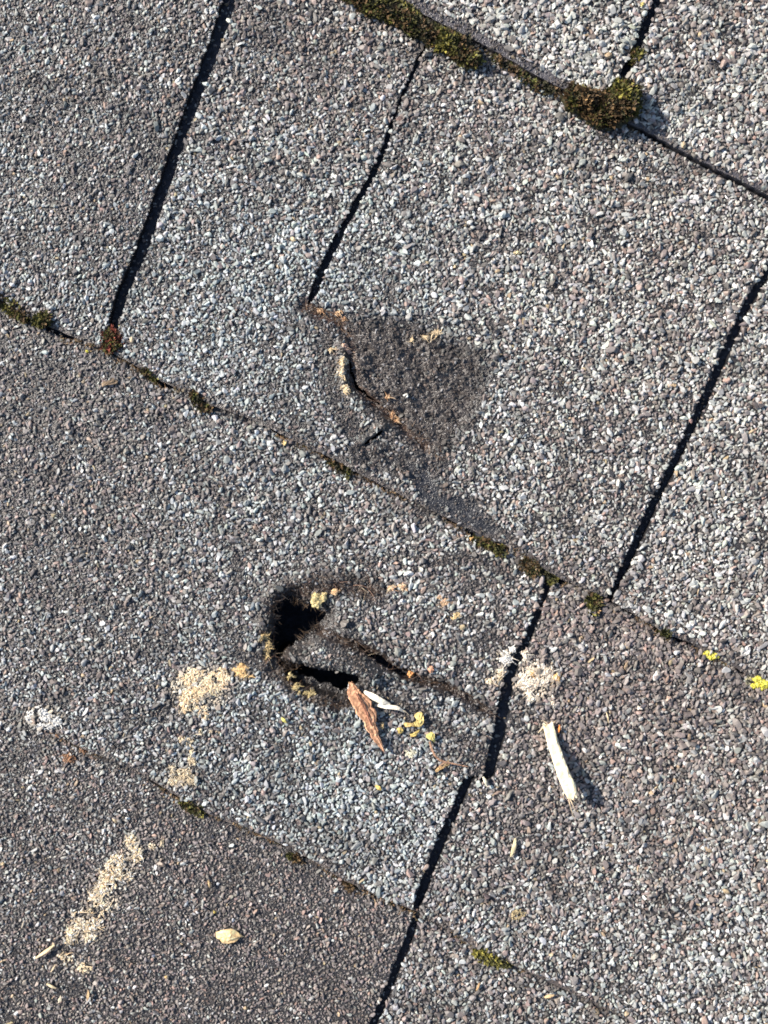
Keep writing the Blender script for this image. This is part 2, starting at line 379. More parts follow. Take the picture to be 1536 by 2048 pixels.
# share of pale blue-grey stones across the roof, and stone size
CTRL = np.array([  # x, y, pale share, size
 (60,80,.42,.92),(250,120,.30,.95),(60,300,.42,.9),(200,400,.28,.9),(60,520,.45,.95),(180,600,.50,.95),(350,60,.30,.95),
 (560,80,.28,1),(700,140,.26,1),(470,250,.42,1),(620,300,.48,1),(430,450,.52,.95),(560,520,.62,1),(330,600,.58,.95),(420,700,.66,.95),(560,760,.60,.95),(600,680,.45,.95),
 (820,130,.38,1),(900,250,.45,1),(1000,380,.52,1.05),(850,420,.58,1.02),(760,520,.70,1),(950,520,.45,1.05),(1150,420,.55,1.05),(1350,430,.52,1),(1100,600,.50,1.05),(1300,620,.50,1.05),(1100,760,.40,1),(1250,850,.48,1),(1050,900,.52,1),(1150,1050,.45,1),(1000,1000,.45,1),(620,860,.45,.95),(1420,600,.5,1.05),
 (1500,700,.55,1.05),(1450,900,.58,1.05),(1400,1050,.60,1.05),(1320,1180,.55,1.05),(1500,1250,.52,1.05),
 (1000,40,.62,1.1),(1150,80,.70,1.15),(1200,20,.6,1.1),(1350,60,.40,1.1),(1450,150,.55,1.1),(1350,220,.62,1.1),(1500,320,.55,1.1),
 (60,720,.20,.9),(200,830,.15,.92),(100,950,.22,.92),(330,900,.25,.95),(450,880,.5,1),(560,960,.50,1),(430,1050,.5,1),(250,1080,.30,.95),(80,1120,.35,.92),(650,1050,.40,1),(800,1100,.38,1),(930,1120,.40,1),
 (150,1250,.42,.95),(300,1350,.45,.95),(60,1350,.42,.95),(450,1200,.35,.95),(700,1230,.30,.95),(850,1250,.42,1),(980,1230,.40,1),(900,1320,.42,1),(850,1400,.42,1),(600,1450,.45,.95),(480,1450,.35,.95),(500,1560,.55,1.02),(650,1560,.60,1.03),(800,1650,.66,1.03),(750,1740,.66,1.02),(600,1650,.60,1),(900,1500,.45,1),(430,1590,.45,.95),
 (1150,1230,.18,1.08),(1300,1330,.12,1.08),(1180,1400,.15,1.08),(1350,1450,.28,1.1),(1480,1480,.32,1.1),(1080,1500,.20,1.02),(1250,1600,.34,1.08),(1420,1600,.42,1.1),(1050,1650,.18,.98),(1000,1750,.28,1),(1200,1750,.42,1.02),(1300,1850,.50,1.02),(1480,1750,.62,1.08),(1450,1950,.6,1.05),(1150,1880,.50,1),(900,1780,.38,1),(1000,1860,.42,1),
 (900,1950,.30,1),(1000,2000,.32,1),(1150,2020,.45,1),(1350,2030,.5,1),
 (60,1560,.30,.92),(200,1620,.28,.9),(60,1750,.28,.92),(350,1700,.10,.9),(500,1750,.08,.9),(650,1850,.06,.9),(450,1950,.10,.88),(250,1900,.14,.9),(700,1950,.06,.9),(100,1980,.14,.9),(300,2030,.10,.9),(600,2030,.07,.9)])
CTRL[(CTRL[:, 0] > 1000) & (CTRL[:, 1] > 1440), 2] *= .84
CTRL[(CTRL[:, 0] < 340) & (CTRL[:, 1] > 700) & (CTRL[:, 1] < 1150), 2] *= .8
CTRL[(CTRL[:, 0] < 260) & (CTRL[:, 1] > 1500) & (CTRL[:, 1] < 1900), 2] += .10
CTRL[(CTRL[:, 0] < 1000) & (CTRL[:, 1] > 1690) & (CTRL[:, 2] < .16), 2] += .045
CTRL[(CTRL[:, 0] < 420) & (CTRL[:, 1] > 1200) & (CTRL[:, 1] < 1440), 2] -= .06
def pale(x, y):
    d2 = (x[:, None]-CTRL[None, :, 0])**2+(y[:, None]-CTRL[None, :, 1])**2
    ri = region(CTRL[:, 0], CTRL[:, 1]); rj = region(x, y)
    same = np.where(ri[None, :] == rj[:, None], 1.0, .04)
    wgt = same/(d2+1200)**1.5
    ws = wgt.sum(1)
    return (wgt@CTRL[:, 2])/ws, (wgt@CTRL[:, 3])/ws

def bare(x, y, r):
    """share of stones worn off"""
    b = np.zeros(x.shape)
    m = (r <= 1)
    d1 = L(1, x)-y
    b = np.maximum(b, m*sm(d1-np.interp(x, [780, 1000, 1180, 1300, 1540], [24, 20, 14, 7, 6]), 5)*np.where(x < 1230, .96, .8))
    d2 = L(2, x)-y
    wv = 0+10*noise(x, y*0, 55, 40)+np.interp(x, [350, 420, 600, 900, 1000, 1150, 1250], [0, 5, 5, 4, 7, 8, -2])
    b = np.maximum(b, ((r >= 2) & (r <= 4))*sm(d2-wv, 4)*.85)
    d3 = L(3, x)-y
    b = np.maximum(b, ((r == 5) | (r == 6))*sm(d3+3-10*noise(x, y*0, 45, 44), 4)*.8)
    m = (r == 3)
    b = np.maximum(b, m*.86*np.interp(dseg(x, y, TEAR[5:]), [0, 60, 170], [1, .85, .55])*sm(dpoly(x, y, SCUFF)+0+95*(fbm(x, y, 50, 77)-.5), 40)); b = np.maximum(b, m*.93*sm(dpoly(x, y, BARE1)+46*(fbm(x, y, 17, 78)-.5), 8)); b = np.maximum(b, m*.72*sm(dpoly(x, y, BARE2), 12))
    b = np.maximum(b, m*.93*np.exp(-(dseg(x, y, TEAR)/13)**4)); b = np.maximum(b, m*.8*sm(dseg(x, y, [(745,820),(830,880),(880,930)])-16, 10))
    b = np.maximum(b, m*.5*sm(dseg(x, y, [(650,650),(660,760),(700,850)])-18, 20))
    m = (r == 5)
    b = np.maximum(b, m*.93*sm(dpoly(x, y, HOLE)-12, 9)); b = np.maximum(b, m*.9*sm(dpoly(x, y, TROUGH)+2, 8))
    b = np.maximum(b, m*.93*np.exp(-(dseg(x, y, CRACK)/10)**4)); b = np.maximum(b, m*.9*sm(dseg(x, y, [(590,1178),(660,1172),(745,1180)])-9, 8))
    b = np.maximum(b, m*.85*sm(dseg(x, y, LOWLIP)-9, 8))
    b = np.maximum(b, m*.55*sm(dseg(x, y, [(660,1280),(760,1330),(700,1310)])-22, 16))
    b = np.maximum(b, m*.5*sm(dseg(x, y, [(460,1260),(470,1300),(520,1330),(540,1350)])-10, 14))
    b = np.maximum(b, m*.38*sm(dseg(x, y, [(740,1380),(880,1450),(960,1500),(960,1560)])-16, 16))
    b = np.maximum(b, m*.45*sm(dseg(x, y, [(860,1130),(930,1110),(1010,1140)])-10, 12))
    b = np.maximum(b, .3*np.clip((fbm(x, y, 34, 111)-.62)*7, 0, 1))
    return b
def bit_col(x, y, r):
    """colour of the bitumen itself: black, browner where the torn mat or the worn butt edge shows"""
    c = np.tile(np.array([.034, .031, .031]), (len(x), 1))
    def mixin(a, tint): 
        nonlocal c; a = np.clip(a, 0, 1)[:, None]; c = c*(1-a)+np.array(tint)*a
    nz = fbm(x, y, 20, 60)
    mixin((r <= 1)*sm(L(1, x)-y-30, 6)*.9, (.085, .078, .085))
    mixin(((r >= 2) & (r <= 4))*sm(L(2, x)-y-12, 5)*(.2+nz), (.105, .088, .080))
    mixin(((r == 5) | (r == 6))*sm(L(3, x)-y-12, 5)*(.3+nz), (.10, .08, .07))
    mixin((r == 3)*sm(dpoly(x, y, SCUFF)-2, 22)*(.5+.9*nz), (.056, .047, .043))
    mixin((r == 3)*np.exp(-(dseg(x, y, TEAR)/10)**2)*(.1+1.2*nz), (.105, .062, .042))
    mixin((r == 3)*sm(dseg(x, y, [(615,620),(650,634),(688,652)])-10, 8), (.085, .05, .038))
    mixin((r == 5)*sm(dseg(x, y, RIM)-22, 14)*(.2+nz), (.065, .040, .027))
    mixin((r == 5)*sm(dseg(x, y, CRACK)-10, 10)*(.3+nz), (.055, .036, .027))
    mixin((r == 5)*sm(dseg(x, y, LOWLIP)-8, 8)*(.1+nz), (.09, .062, .038))
    mixin((r == 3)*sm(dpoly(x, y, BARE1)-2, 6), (.026, .026, .030))
    return c

LAB = {0: 'pale stone-faced shingle along the upper edge, left of its short mossy slot',
 1: 'pale stone-faced shingle in the top corner, ending in a thin dark gap below',
 2: 'grey shingle left of the longest black slot, with moss along its foot',
 3: 'wide grey shingle with a scuffed torn bare patch in its middle',
 4: 'light grey shingle beyond the slanting slot at the edge, above the yellow lichen',
 5: 'dark grey shingle with a black ragged hole and crack punched through it',
 6: 'brown-grey shingle on which the big pale wood splinter lies',
 7: 'dark brown shingle in the bottom corner carrying the tan husk',
 8: 'grey shingle beneath the wedge shaped moss tuft, right of the lowest slot'}
STONE = np.array([(.375,.392,.385),(.48,.495,.48),(.285,.298,.295),(.66,.66,.63),(.34,.35,.325),      # pale
                  (.205,.182,.170),(.150,.138,.132),(.250,.225,.212),(.255,.205,.185),(.105,.098,.097),(.19,.178,.172),(.31,.225,.19),(.36,.28,.18)])
DUSTY = [(405,1375,62,48,.8),(485,1344,24,18,.6),(366,1550,36,26,.35),(265,1695,20,32,.6),(235,1745,42,34,.7),(200,1800,40,34,.75),(165,1860,44,28,.6),(150,1925,36,20,.35),
         (1068,1358,44,38,.75),(1010,1314,20,16,.8),(990,1352,24,16,.35),(88,1432,42,22,.55),(688,750,12,44,.5)]
def dusty(x, y):
    d = np.zeros(x.shape); nz = .35+1.3*noise(x, y, 13, 61)*noise(x, y, 34, 62)*1.6
    for cx, cy, rx, ry, k in DUSTY: d = np.maximum(d, k*np.clip(1.35-((x-cx)/rx)**2-((y-cy)/ry)**2, 0, 1)*nz)
    return np.clip(d, 0, .9)
def soiled(x, y, r):
    """dark dirt and rot washed out round the damage and along the joints"""
    d = np.zeros(x.shape); nz = .45+.95*fbm(x, y, 28, 64)
    m5 = (r == 5); m3 = (r == 3)
    d = np.maximum(d, m5*.95*sm(dpoly(x, y, HOLE)-26, 26)); d = np.maximum(d, m5*.8*sm(dseg(x, y, RIM)-28, 22)); d = np.maximum(d, m5*.85*sm(dseg(x, y, CRACK)-15, 16))
    d = np.maximum(d, m5*.9*sm(dpoly(x, y, TROUGH)-18, 16)); d = np.maximum(d, m5*.6*sm(dseg(x, y, [(640,1230),(720,1290),(800,1370),(740,1340)])-26, 30))
    d = np.maximum(d, m5*.5*sm(dseg(x, y, [(960,1400),(975,1480),(950,1540),(900,1510)])-16, 20))
    d = np.maximum(d, m5*.45*sm(dseg(x, y, [(450,1240),(455,1290),(500,1340)])-12, 16))
    d = np.maximum(d, m3*.85*sm(dpoly(x, y, SCUFF)-18, 34)); d = np.maximum(d, m3*.6*sm(dseg(x, y, [(700,860),(780,910),(870,970),(950,1040)])-26, 24)); d = np.maximum(d, m3*.6*sm(dseg(x, y, TEAR)-16, 16))
    for k in (1, 2, 3):
        q = np.abs(y-L(k, x)-4); d = np.maximum(d, np.where((k == 3) & (x < 120), .3, 1)*(.8 if k > 1 else .45)*sm(q-8, 11)*(.4+.9*noise(x, y*0, 70, 66+k)))
    d = np.maximum(d, .38*np.clip((fbm(x*.8+y*.35, y-x*.4, 70, 68)-.58)*6, 0, 1))
    return np.clip(d*nz*1.15, 0, .94)
gxp, gyp = jit(X0, X1, Y0, Y1, 6.5, .42)
g2x, g2y = jit(X0, X1, Y0, Y1, 21, .48)
g3x, g3y = jit(-60, 1600, -60, 2110, 5.6, .45)     # fine crushed grit in the damage
GXs = np.concatenate([gxp, g2x]); GYs = np.concatenate([gyp, g2y]); big = np.concatenate([np.zeros(len(gxp)), np.ones(len(g2x))]) > 0
GR = region(GXs, GYs)
m = GR >= 0; GXs, GYs, GR, big = GXs[m], GYs[m], GR[m], big[m]
PL, SZ = np.concatenate([np.array(pale(GXs[i:i+20000], GYs[i:i+20000])) for i in range(0, len(GXs), 20000)], 1)
BR = bare(GXs, GYs, GR)
PL = np.clip(.40+(PL-.40)*1.2+.34*(fbm(GXs, GYs, 60, 90)-.5)+.22*(noise(GXs, GYs, 24, 95)-.5), .02, .9)
shingles = {}
for r in range(9):
    tri = cf[cr == r]
    if len(tri) == 0: continue
    used, inv = np.unique(tri, return_inverse=True); tri = inv.reshape(-1, 3); p = cv[used]
    rr = np.full(len(p), r); z = height(p[:, 0], p[:, 1], rr); c = bit_col(p[:, 0], p[:, 1], rr)
    # drop the outline down to the felt
    e = np.concatenate([tri[:, [0, 1]], tri[:, [1, 2]], tri[:, [2, 0]]]); k = np.sort(e, 1)
    _, ix, cnt = np.unique(k[:, 0]*len(p)+k[:, 1], return_index=True, return_counts=True)
    be = e[ix[cnt == 1]]; bv, binv = np.unique(be, return_inverse=True); be2 = binv.reshape(-1, 2)+len(p)
    v = np.concatenate([W(p[:, 0], p[:, 1], z), W(p[bv, 0], p[bv, 1], np.minimum(z[bv]-9, -19))])
    fs = np.concatenate([tri, np.stack([be[:, 1], be[:, 0], be2[:, 0]], -1), np.stack([be[:, 1], be2[:, 0], be2[:, 1]], -1)])
    cc = np.concatenate([c, np.tile([.02, .02, .022], (len(bv), 1))])
    org = W(p[:, 0].mean(), p[:, 1].mean(), -15)
    root = empty('roof_shingle', org); shingles[r] = (root, org)
    tag(root, LAB[r], 'shingle', 'stone-faced asphalt shingles of the roof')
    ob = mesh_obj('asphalt_mat', v, fs, M_bit, root, cc, origin=org)
    # stones
    s = GR == r; x, y, pl, sz, br, bg_ = GXs[s], GYs[s], PL[s], SZ[s], BR[s], big[s]
    u = rng.random(len(x)); kp = (u > br) & ~(bg_ & (rng.random(len(x)) > .42))
    x, y, pl, sz, br, bg_ = x[kp], y[kp], pl[kp], sz[kp], br[kp], bg_[kp]
    n = len(x)
    rad = (sz*1.8-.8)*np.clip(rng.lognormal(math.log(4.05), .29, n), 2.3, 8.2)*np.where(bg_, 1.25, 1)*np.where(br > .25, .78, 1)
    rad = rad*np.where(r in (7,), .93, 1)
    ispale = rng.random(n) < pl*np.where(br > .3, .55, 1)
    ci = np.where(ispale, rng.choice(5, n, p=[.42, .22, .24, .04, .08]), 5+rng.choice(8, n, p=[.27, .18, .185, .12, .07, .125, .04, .01]))
    c = STONE[ci]*np.exp(rng.normal(0, .13, (n, 1)))*(1+rng.normal(0, .025, (n, 3)))
    if r in (7,): c = c*np.array([1.06, 1.02, 1.0])
    c = np.clip(c, .02, .85)
    warm = np.clip((x-300)/1200+(900-y)/2200, 0, 1)[:, None]; c = c*(1+warm*np.array([.045, .0, -.035]))
    cool = np.maximum(np.exp(-((x-620)/330)**2-((y-620)/300)**2), np.exp(-((x-650)/300)**2-((y-1480)/260)**2))[:, None]; c = c*(1+cool*np.array([-.05, .0, .035]))
    wm = np.exp(-((x-1250)/300)**2-((y-1350)/260)**2)[:, None]; c = c*(1+wm*np.array([.02, -.01, -.015]))
    z = height(x, y, np.full(n, r))+rad*rng.uniform(.0, .62, n)+np.where(bg_, 1.5, 0)
    dirty = np.maximum(np.clip(br*1.0, 0, .6), soiled(x, y, np.full(n, r)))[:, None]; c = c*(1-dirty)+np.array([.043, .035, .031])*dirty
    dd = (dusty(x, y)*rng.uniform(.3, 1.2, n))[:, None]; c = c*(1-dd)+np.array([.66, .56, .42])*dd
    inn = (x > -60) & (x < 1596) & (y > -60) & (y < 2108)
    P = np.stack([x, y, z], -1); parts = []
    ang = None if r not in (2,) else math.radians(-60)
    for sub, mm in ((1, inn), (0, ~inn)):
        if mm.any(): parts.append(stones(P[mm], rad[mm], c[mm], sub, ang=ang))
    if True:
        gr = region(g3x, g3y); mm = gr == r; qx, qy = g3x[mm], g3y[mm]
        q = np.full(len(qx), r); bb = bare(qx, qy, q)
        mm = (rng.random(len(qx)) < np.where(bb > .25, .30+.45*(noise(qx, qy, 16, 3) > .45), 0)) & ~((dpoly(qx, qy, BARE1) < 6) & (rng.random(len(qx)) < .8)); qx, qy = qx[mm], qy[mm]
        rd = rng.uniform(1.2, 3.9, len(qx)); zz = height(qx, qy, np.full(len(qx), r))+rd*.4
        cc = 1.0*np.array([(.070,.057,.050),(.115,.095,.085),(.036,.032,.031),(.26,.25,.25),(.16,.12,.10)])[rng.choice(5, len(qx), p=[.34, .28, .22, .11, .05])]
        parts.append(stones(np.stack([qx, qy, zz], -1), rd, cc, 0))
    v, f, c = merge(parts)
    tag(mesh_obj('granules', v, f, M_gran, root, c, origin=org), kind='stuff')

q0, q1 = jit(X0, X1, Y0, Y1, 9, .45); m = (region(q0, q1) < 0) & (dpoly(q0, q1, HOLE) > 20) & (dpoly(q0, q1, FOLD) > 5) & (dpoly(q0, q1, SLIT) > 3) & (dpoly(q0, q1, CUT) > 3) & (rng.random(len(q0)) < .42); q0, q1 = q0[m], q1[m]
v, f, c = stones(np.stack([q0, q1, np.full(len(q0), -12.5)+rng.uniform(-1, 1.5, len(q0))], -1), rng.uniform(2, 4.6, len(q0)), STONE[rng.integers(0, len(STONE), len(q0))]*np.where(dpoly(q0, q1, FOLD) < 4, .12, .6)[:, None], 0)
tag(mesh_obj('loose_grit', v, f, M_gran, None, c, origin=(0, 0, -13*S)), 'loose dark grit washed down into the slots', 'grit', kind='stuff')

def surf(x, y):
    x = np.atleast_1d(np.asarray(x, float)); y = np.atleast_1d(np.asarray(y, float))
    r = region(x, y); z = height(x, y, np.where(r < 0, 5, r)); return np.where(r < 0, -12, z)
def unp(x, y, z):     # plan position of a raised point that is seen at (x, y) on the roof plane
    k = 1-z/CAMH; return 768+(x-768)*k, 1024+(y-1024)*k
# ------------------------------------------------------------------ torn fibres round the damage (parts of the two damaged shingles)
def fibres(r, lines, n, spread, ln, cols, up=.35):
    X, Y, D = [], [], []
    for pts in lines:
        pts = np.array(pts, float); seg = rng.integers(0, len(pts)-1, n); t = rng.random(n)
        q = pts[seg]*(1-t)[:, None]+pts[seg+1]*t[:, None]
        tg = pts[seg+1]-pts[seg]; tg /= np.linalg.norm(tg, axis=1)[:, None]
        a = rng.normal(0, 1.1, n); d = np.stack([tg[:, 0]*np.cos(a)-tg[:, 1]*np.sin(a), tg[:, 0]*np.sin(a)+tg[:, 1]*np.cos(a)], -1)
        X.append(q[:, 0]+rng.normal(0, spread, n)); Y.append(q[:, 1]+rng.normal(0, spread, n)); D.append(d)
    X = np.concatenate(X); Y = np.concatenate(Y); D = np.concatenate(D)
    z = surf(X, Y); k = z > -11.9; X, Y, D, z = X[k], Y[k], D[k], z[k]
    N = len(X); cc = np.array(cols)[rng.integers(0, len(cols), N)]*np.exp(rng.normal(0, .25, (N, 1)))
    d3 = np.concatenate([D, rng.uniform(-.05, up, N)[:, None]], 1)
    return hairs(np.stack([X, Y, z+1], -1), d3, rng.uniform(*ln, N), rng.uniform(.45, .8, N), cc, .5)
root, org = shingles[3]
v, f, c = fibres(3, [TEAR, [(609,612),(690,650)], [(789,835),(880,915)]], 90, 5, (8, 22), [(.12,.07,.05),(.07,.05,.04),(.2,.13,.08)], .2)
tag(mesh_obj('torn_fibres', v, f, M_hair, root, c, origin=org), kind='stuff')
root, org = shingles[5]
v, f, c = merge([fibres(5, [RIM, RIM[:4], CRACK, LOWLIP, [(575,1340),(640,1352),(712,1362)]], 190, 6, (8, 26), [(.055,.032,.022),(.03,.022,.02),(.085,.05,.03),(.028,.024,.024)], .45),
                 fibres(5, [CRACK[2:6], [(540,1340),(545,1280)], [(660,1172),(740,1180)]], 14, 8, (16, 38), [(.30,.24,.17),(.22,.13,.09)], .5)])
hp_ = np.array(HOLE); ii = np.where(rng.random(300) < .7, rng.choice(rng.integers(0, len(hp_), 14), 300)+rng.integers(-2, 3, 300), rng.integers(0, len(hp_), 300)) % len(hp_); A = hp_[ii]; cen_ = np.array([592., 1246.]); dv = cen_-A; dv = dv/np.linalg.norm(dv, axis=1)[:, None]+rng.normal(0, .95, A.shape)
az = surf(*(A-dv*3).T); az = np.where(az < -11, -6, az)
fc = np.array([(.05,.032,.022),(.03,.021,.016),(.11,.07,.04),(.022,.018,.016)])[rng.integers(0, 4, len(A))]
h2 = hairs(np.stack([A[:, 0], A[:, 1], az-rng.uniform(0, 6, len(A))], -1), np.concatenate([dv, rng.uniform(-1.3, .25, len(A))[:, None]], 1), rng.uniform(4, 20, len(A)), rng.uniform(.4, .9, len(A)), fc, .5)
v, f, c = merge([(v, f, c), h2])
tag(mesh_obj('torn_fibres', v, f, M_hair, root, c, origin=org), kind='stuff')

# ------------------------------------------------------------------ moss
def moss(label, pts, width, nsh, hgt, pal, name='moss_clump', group='moss clumps in the roof joints', blade=1.0):
    """pts: polyline of the clump on the roof, width list per point; shoots with small leaflets over a low cushion"""
    pts = np.array(pts, float); wd = np.array(width, float)
    if len(pts) == 1: pts = np.concatenate([pts-[.5, 0], pts+[.5, 0]]); wd = np.array([wd[0], wd[0]])
    ln = np.hypot(*(pts[1:]-pts[:-1]).T); cum = np.concatenate([[0], np.cumsum(ln)])
    wt = (wd[1:]+wd[:-1])/2*(ln+.5*(wd[1:]+wd[:-1])/2); seg = rng.choice(len(pts)-1, nsh, p=wt/wt.sum()); t = rng.random(nsh)
    q = pts[seg]*(1-t)[:, None]+pts[seg+1]*t[:, None]; ww = wd[seg]*(1-t)+wd[seg+1]*t
    a = rng.uniform(0, 2*np.pi, nsh); rr = np.sqrt(rng.random(nsh))
    off = rr*ww*(.78+.45*noise(q[:, 0]+60*np.cos(a), q[:, 1]+60*np.sin(a), 30, 12))
    x = q[:, 0]+off*np.cos(a); y = q[:, 1]+off*np.sin(a)
    dome = hgt*np.sqrt(np.clip(1-(rr*.93)**2, 0, 1))*(.75+.5*noise(x, y, 18, 33))
    base = np.maximum(surf(q[:, 0], q[:, 1]), 0)-2
    z = base+dome; k = len(pts)
    pal = np.array(pal); lo = noise(x, y, 26, 71)
    ci = np.clip((lo*1.3-.15+rng.normal(0, .22, nsh))*len(pal), 0, len(pal)-1).astype(int)
    cs = pal[ci]*np.exp(rng.normal(0, .42, (nsh, 1)))
    # leaflets: 7 per shoot, each a folded pointed blade
    nl = 4; n = nsh*nl
    sx = np.repeat(x, nl); sy = np.repeat(y, nl); sz = np.repeat(z, nl)
    lean = np.repeat(np.stack([np.cos(a)*rr, np.sin(a)*rr], -1), nl, 0)*.8
    th = rng.uniform(0, 2*np.pi, n); upv = rng.uniform(.5, 2.2, n)
    d = np.stack([np.cos(th)+lean[:, 0], np.sin(th)+lean[:, 1], upv], -1); d /= np.linalg.norm(d, axis=1)[:, None]
    le = rng.uniform(5, 12, n)*blade; wi = rng.uniform(1.3, 2.9, n)*blade
    sd_ = np.cross(d, [0, 0, 1.]); sd_ /= np.linalg.norm(sd_, axis=1)[:, None]; nr = np.cross(sd_, d)
    o_ = np.stack([sx, sy, sz+np.repeat(rng.normal(0, 2.2, nsh), nl)], -1)+rng.normal(0, .8, (n, 3))
    p0 = o_; p1 = o_+d*le[:, None]*.5+sd_*wi[:, None]+nr*.3; p2 = o_+d*le[:, None]*.5-sd_*wi[:, None]+nr*.3
    p3 = o_+d*le[:, None]+nr*-.6; p4 = o_+d*le[:, None]*.5-nr*wi[:, None]*.6
    V = np.stack([p0, p1, p2, p3, p4], 1).reshape(-1, 3)
    fb = np.array([(0, 1, 4), (0, 4, 2), (1, 3, 4), (4, 3, 2), (0, 2, 1), (1, 2, 3)])
    F = (fb[None]+(np.arange(n)*5)[:, None, None]).reshape(-1, 3)
    C = np.repeat(np.repeat(cs, nl, 0)*np.exp(rng.normal(0, .15, (n, 1))), 5, 0)
    A = (W(V[:, 0], V[:, 1], V[:, 2]), F, C)
    # stems: dense little stalks below the leaflets so that the cushion is solid
    st = stones(np.stack([x, y, z-6-hgt*.3], -1), np.full(nsh, 3.4)+hgt*.12, np.tile([.035, .03, .012], (nsh, 1)), 0, flat=(.9, 1.5))
    v, f, c = merge([A, st])
    org = W(pts[:, 0].mean(), pts[:, 1].mean(), float(surf(*pts.mean(0))[0]))
    o = mesh_obj(name, v, f, M_moss, None, c, origin=org)
    return tag(o, label, 'moss', group)
G1, G2, G3, BRN, RED, DK = (.088,.082,.020), (.175,.155,.035), (.050,.050,.014), (.088,.055,.026), (.17,.045,.03), (.030,.028,.012)
MIX = [DK, BRN, BRN, G3, DK, BRN, G1, G3, G1, G2]
moss('long olive moss strip creeping down the joint at the top edge', [(680,-26),(740,10),(800,34),(860,72),(912,98),(948,128)], [20,25,23,20,25,17], 1100, 26, MIX, blade=1.1)
moss('thin dark moss thread in the joint between the two big clumps', [(985,118),(1030,146),(1060,170),(1112,190)], [7,6,9,9], 130, 8, [DK, BRN, BRN, G3])
moss('thick cushion of olive and brown moss below the short slot', [(1140,200),(1172,218),(1202,226),(1238,222),(1242,200)], [20,24,30,36,30], 1100, 46, [BRN, BRN, DK, BRN, G3, G1, G2], blade=1.25)
moss('small brown moss tuft inside the short slot near the top', [(1272,116)], [13], 70, 12, [BRN, G3, BRN, G1])
moss('brown and green moss strip in the joint at the left edge', [(-20,588),(8,606),(38,624),(58,640)], [13,13,14,8], 230, 10, [BRN, BRN, G3, G1, BRN])
moss('small olive moss tuft beside the brown moss strip', [(80,645),(98,640)], [12,13], 110, 11, [G3, BRN, G1, G1])
moss('red and green moss tuft plugging the foot of the long slot', [(226,676),(224,690)], [19,20], 260, 17, [RED, RED, BRN, G1, RED, G3])
moss('faint olive moss sliver in the joint right of the red tuft', [(290,742),(318,760)], [5,6], 36, 5, [G3, BRN, G1])
moss('flat dark moss patch in the joint below the bright grey stones', [(388,792),(402,806),(416,818)], [7,14,10], 110, 6, [DK, BRN, G3, BRN])
moss('faint moss smear in the joint below the torn patch', [(660,920),(684,938),(700,950)], [8,9,6], 60, 4, [G3, BRN, DK])
moss('short row of olive moss beside the orange crumb', [(948,1078),(976,1090),(1006,1104)], [7,8,9], 110, 9, [DK, G3, G1, BRN, G3])
moss('brown moss tuft in the joint above the splayed slot', [(1052,1126),(1070,1140)], [15,15], 150, 10, [BRN, DK, BRN, G3, (.16,.12,.07)])
moss('narrow green moss tuft at the top of the splayed slot', [(1088,1146),(1106,1160)], [8,8], 80, 7, [DK, G3, G1])
moss('dim olive moss tuft where the slanting slot ends', [(1182,1196),(1190,1214)], [12,13], 110, 6, [DK, BRN, G3, G1])
moss('speck of yellow-green moss in the joint before the yellow lichen', [(1318,1260),(1332,1266)], [5,5], 30, 6, [G3, G1, G2])
moss('flat olive moss strip in the lower joint, left of the pale blue stones', [(364,1600),(386,1612),(404,1622)], [8,10,8], 110, 7, [G3, BRN, G1, G2])
moss('tiny moss tuft in the lower joint midway along the brown shingle', [(582,1710),(600,1722)], [7,7], 40, 4, [BRN, G3])
moss('small brown moss fleck in the lower joint nearer its slot', [(688,1764),(704,1772)], [6,6], 40, 5, [BRN, DK])
moss('wedge shaped olive moss tuft near the bottom edge', [(952,1896),(972,1908),(996,1918),(1016,1926)], [9,14,10,4], 200, 10, [G3, DK, G1, G3, G2])

# ------------------------------------------------------------------ crumbly patches
def patch(name, label, cat, blobs, pal, mat, fib=.35, size=(1.6, 3.6), hz=5, group=None, fl=(6, 16), sub=0):
    """blobs: (x, y, rx, ry, n). Loose crumbs and short fibres lying in a thin heap"""
    X, Y, K, R = [], [], [], []
    for (cx, cy, rx, ry, n) in blobs:
        n = int(n*(3.4 if mat is M_dust else 1.8)); a = rng.uniform(0, 2*np.pi, n); r_ = np.sqrt(rng.random(n))*(.55+.75*noise(40*np.cos(a)+cx, 40*np.sin(a)+cy, 16, 9))
        X.append(cx+rx*r_*np.cos(a)); Y.append(cy+ry*r_*np.sin(a)); R.append(r_)
    X = np.concatenate(X); Y = np.concatenate(Y); R = np.concatenate(R)
    k = noise(X, Y, 11, 51) > .28; X, Y, R = X[k], Y[k], R[k]; n = len(X)
    pal = np.array(pal); C = pal[rng.integers(0, len(pal), n)]*np.exp(rng.normal(0, .12, (n, 1))); C = np.clip(C, .02, .88)
    base = np.where(surf(X, Y) < -5, -4, surf(X, Y)); z = base+3+hz*rng.random(n)*np.clip(1.1-R, 0, 1)
    f_ = rng.random(n) < fib*(.24 if mat is M_dust else 1); z = np.where(mat is M_dust, base+2.5+(z-base-3)*.9, z); s = ~f_
    parts = []
    if s.any(): parts.append(stones(np.stack([X, Y, z], -1)[s], rng.uniform(*size, s.sum())*(.74 if mat is M_dust else 1), C[s], sub, flat=(.4, 1), elong=(1, 2.6)))
    if f_.any():
        m = f_.sum(); th = rng.uniform(0, 2*np.pi, m)
        parts.append(hairs(np.stack([X, Y, z+1.5], -1)[f_], np.stack([np.cos(th), np.sin(th), rng.uniform(-.1, .35, m)], -1), rng.uniform(*fl, m), rng.uniform(.7, 1.4, m), C[f_], .7))
    v, f, c = merge(parts); org = W(X.mean(), Y.mean(), float(base.mean()))
    return tag(mesh_obj(name, v, f, mat, None, c, origin=org), label, cat, group)
CREAM = [(.86,.69,.48),(.82,.62,.40),(.74,.53,.32),(.87,.77,.60)]
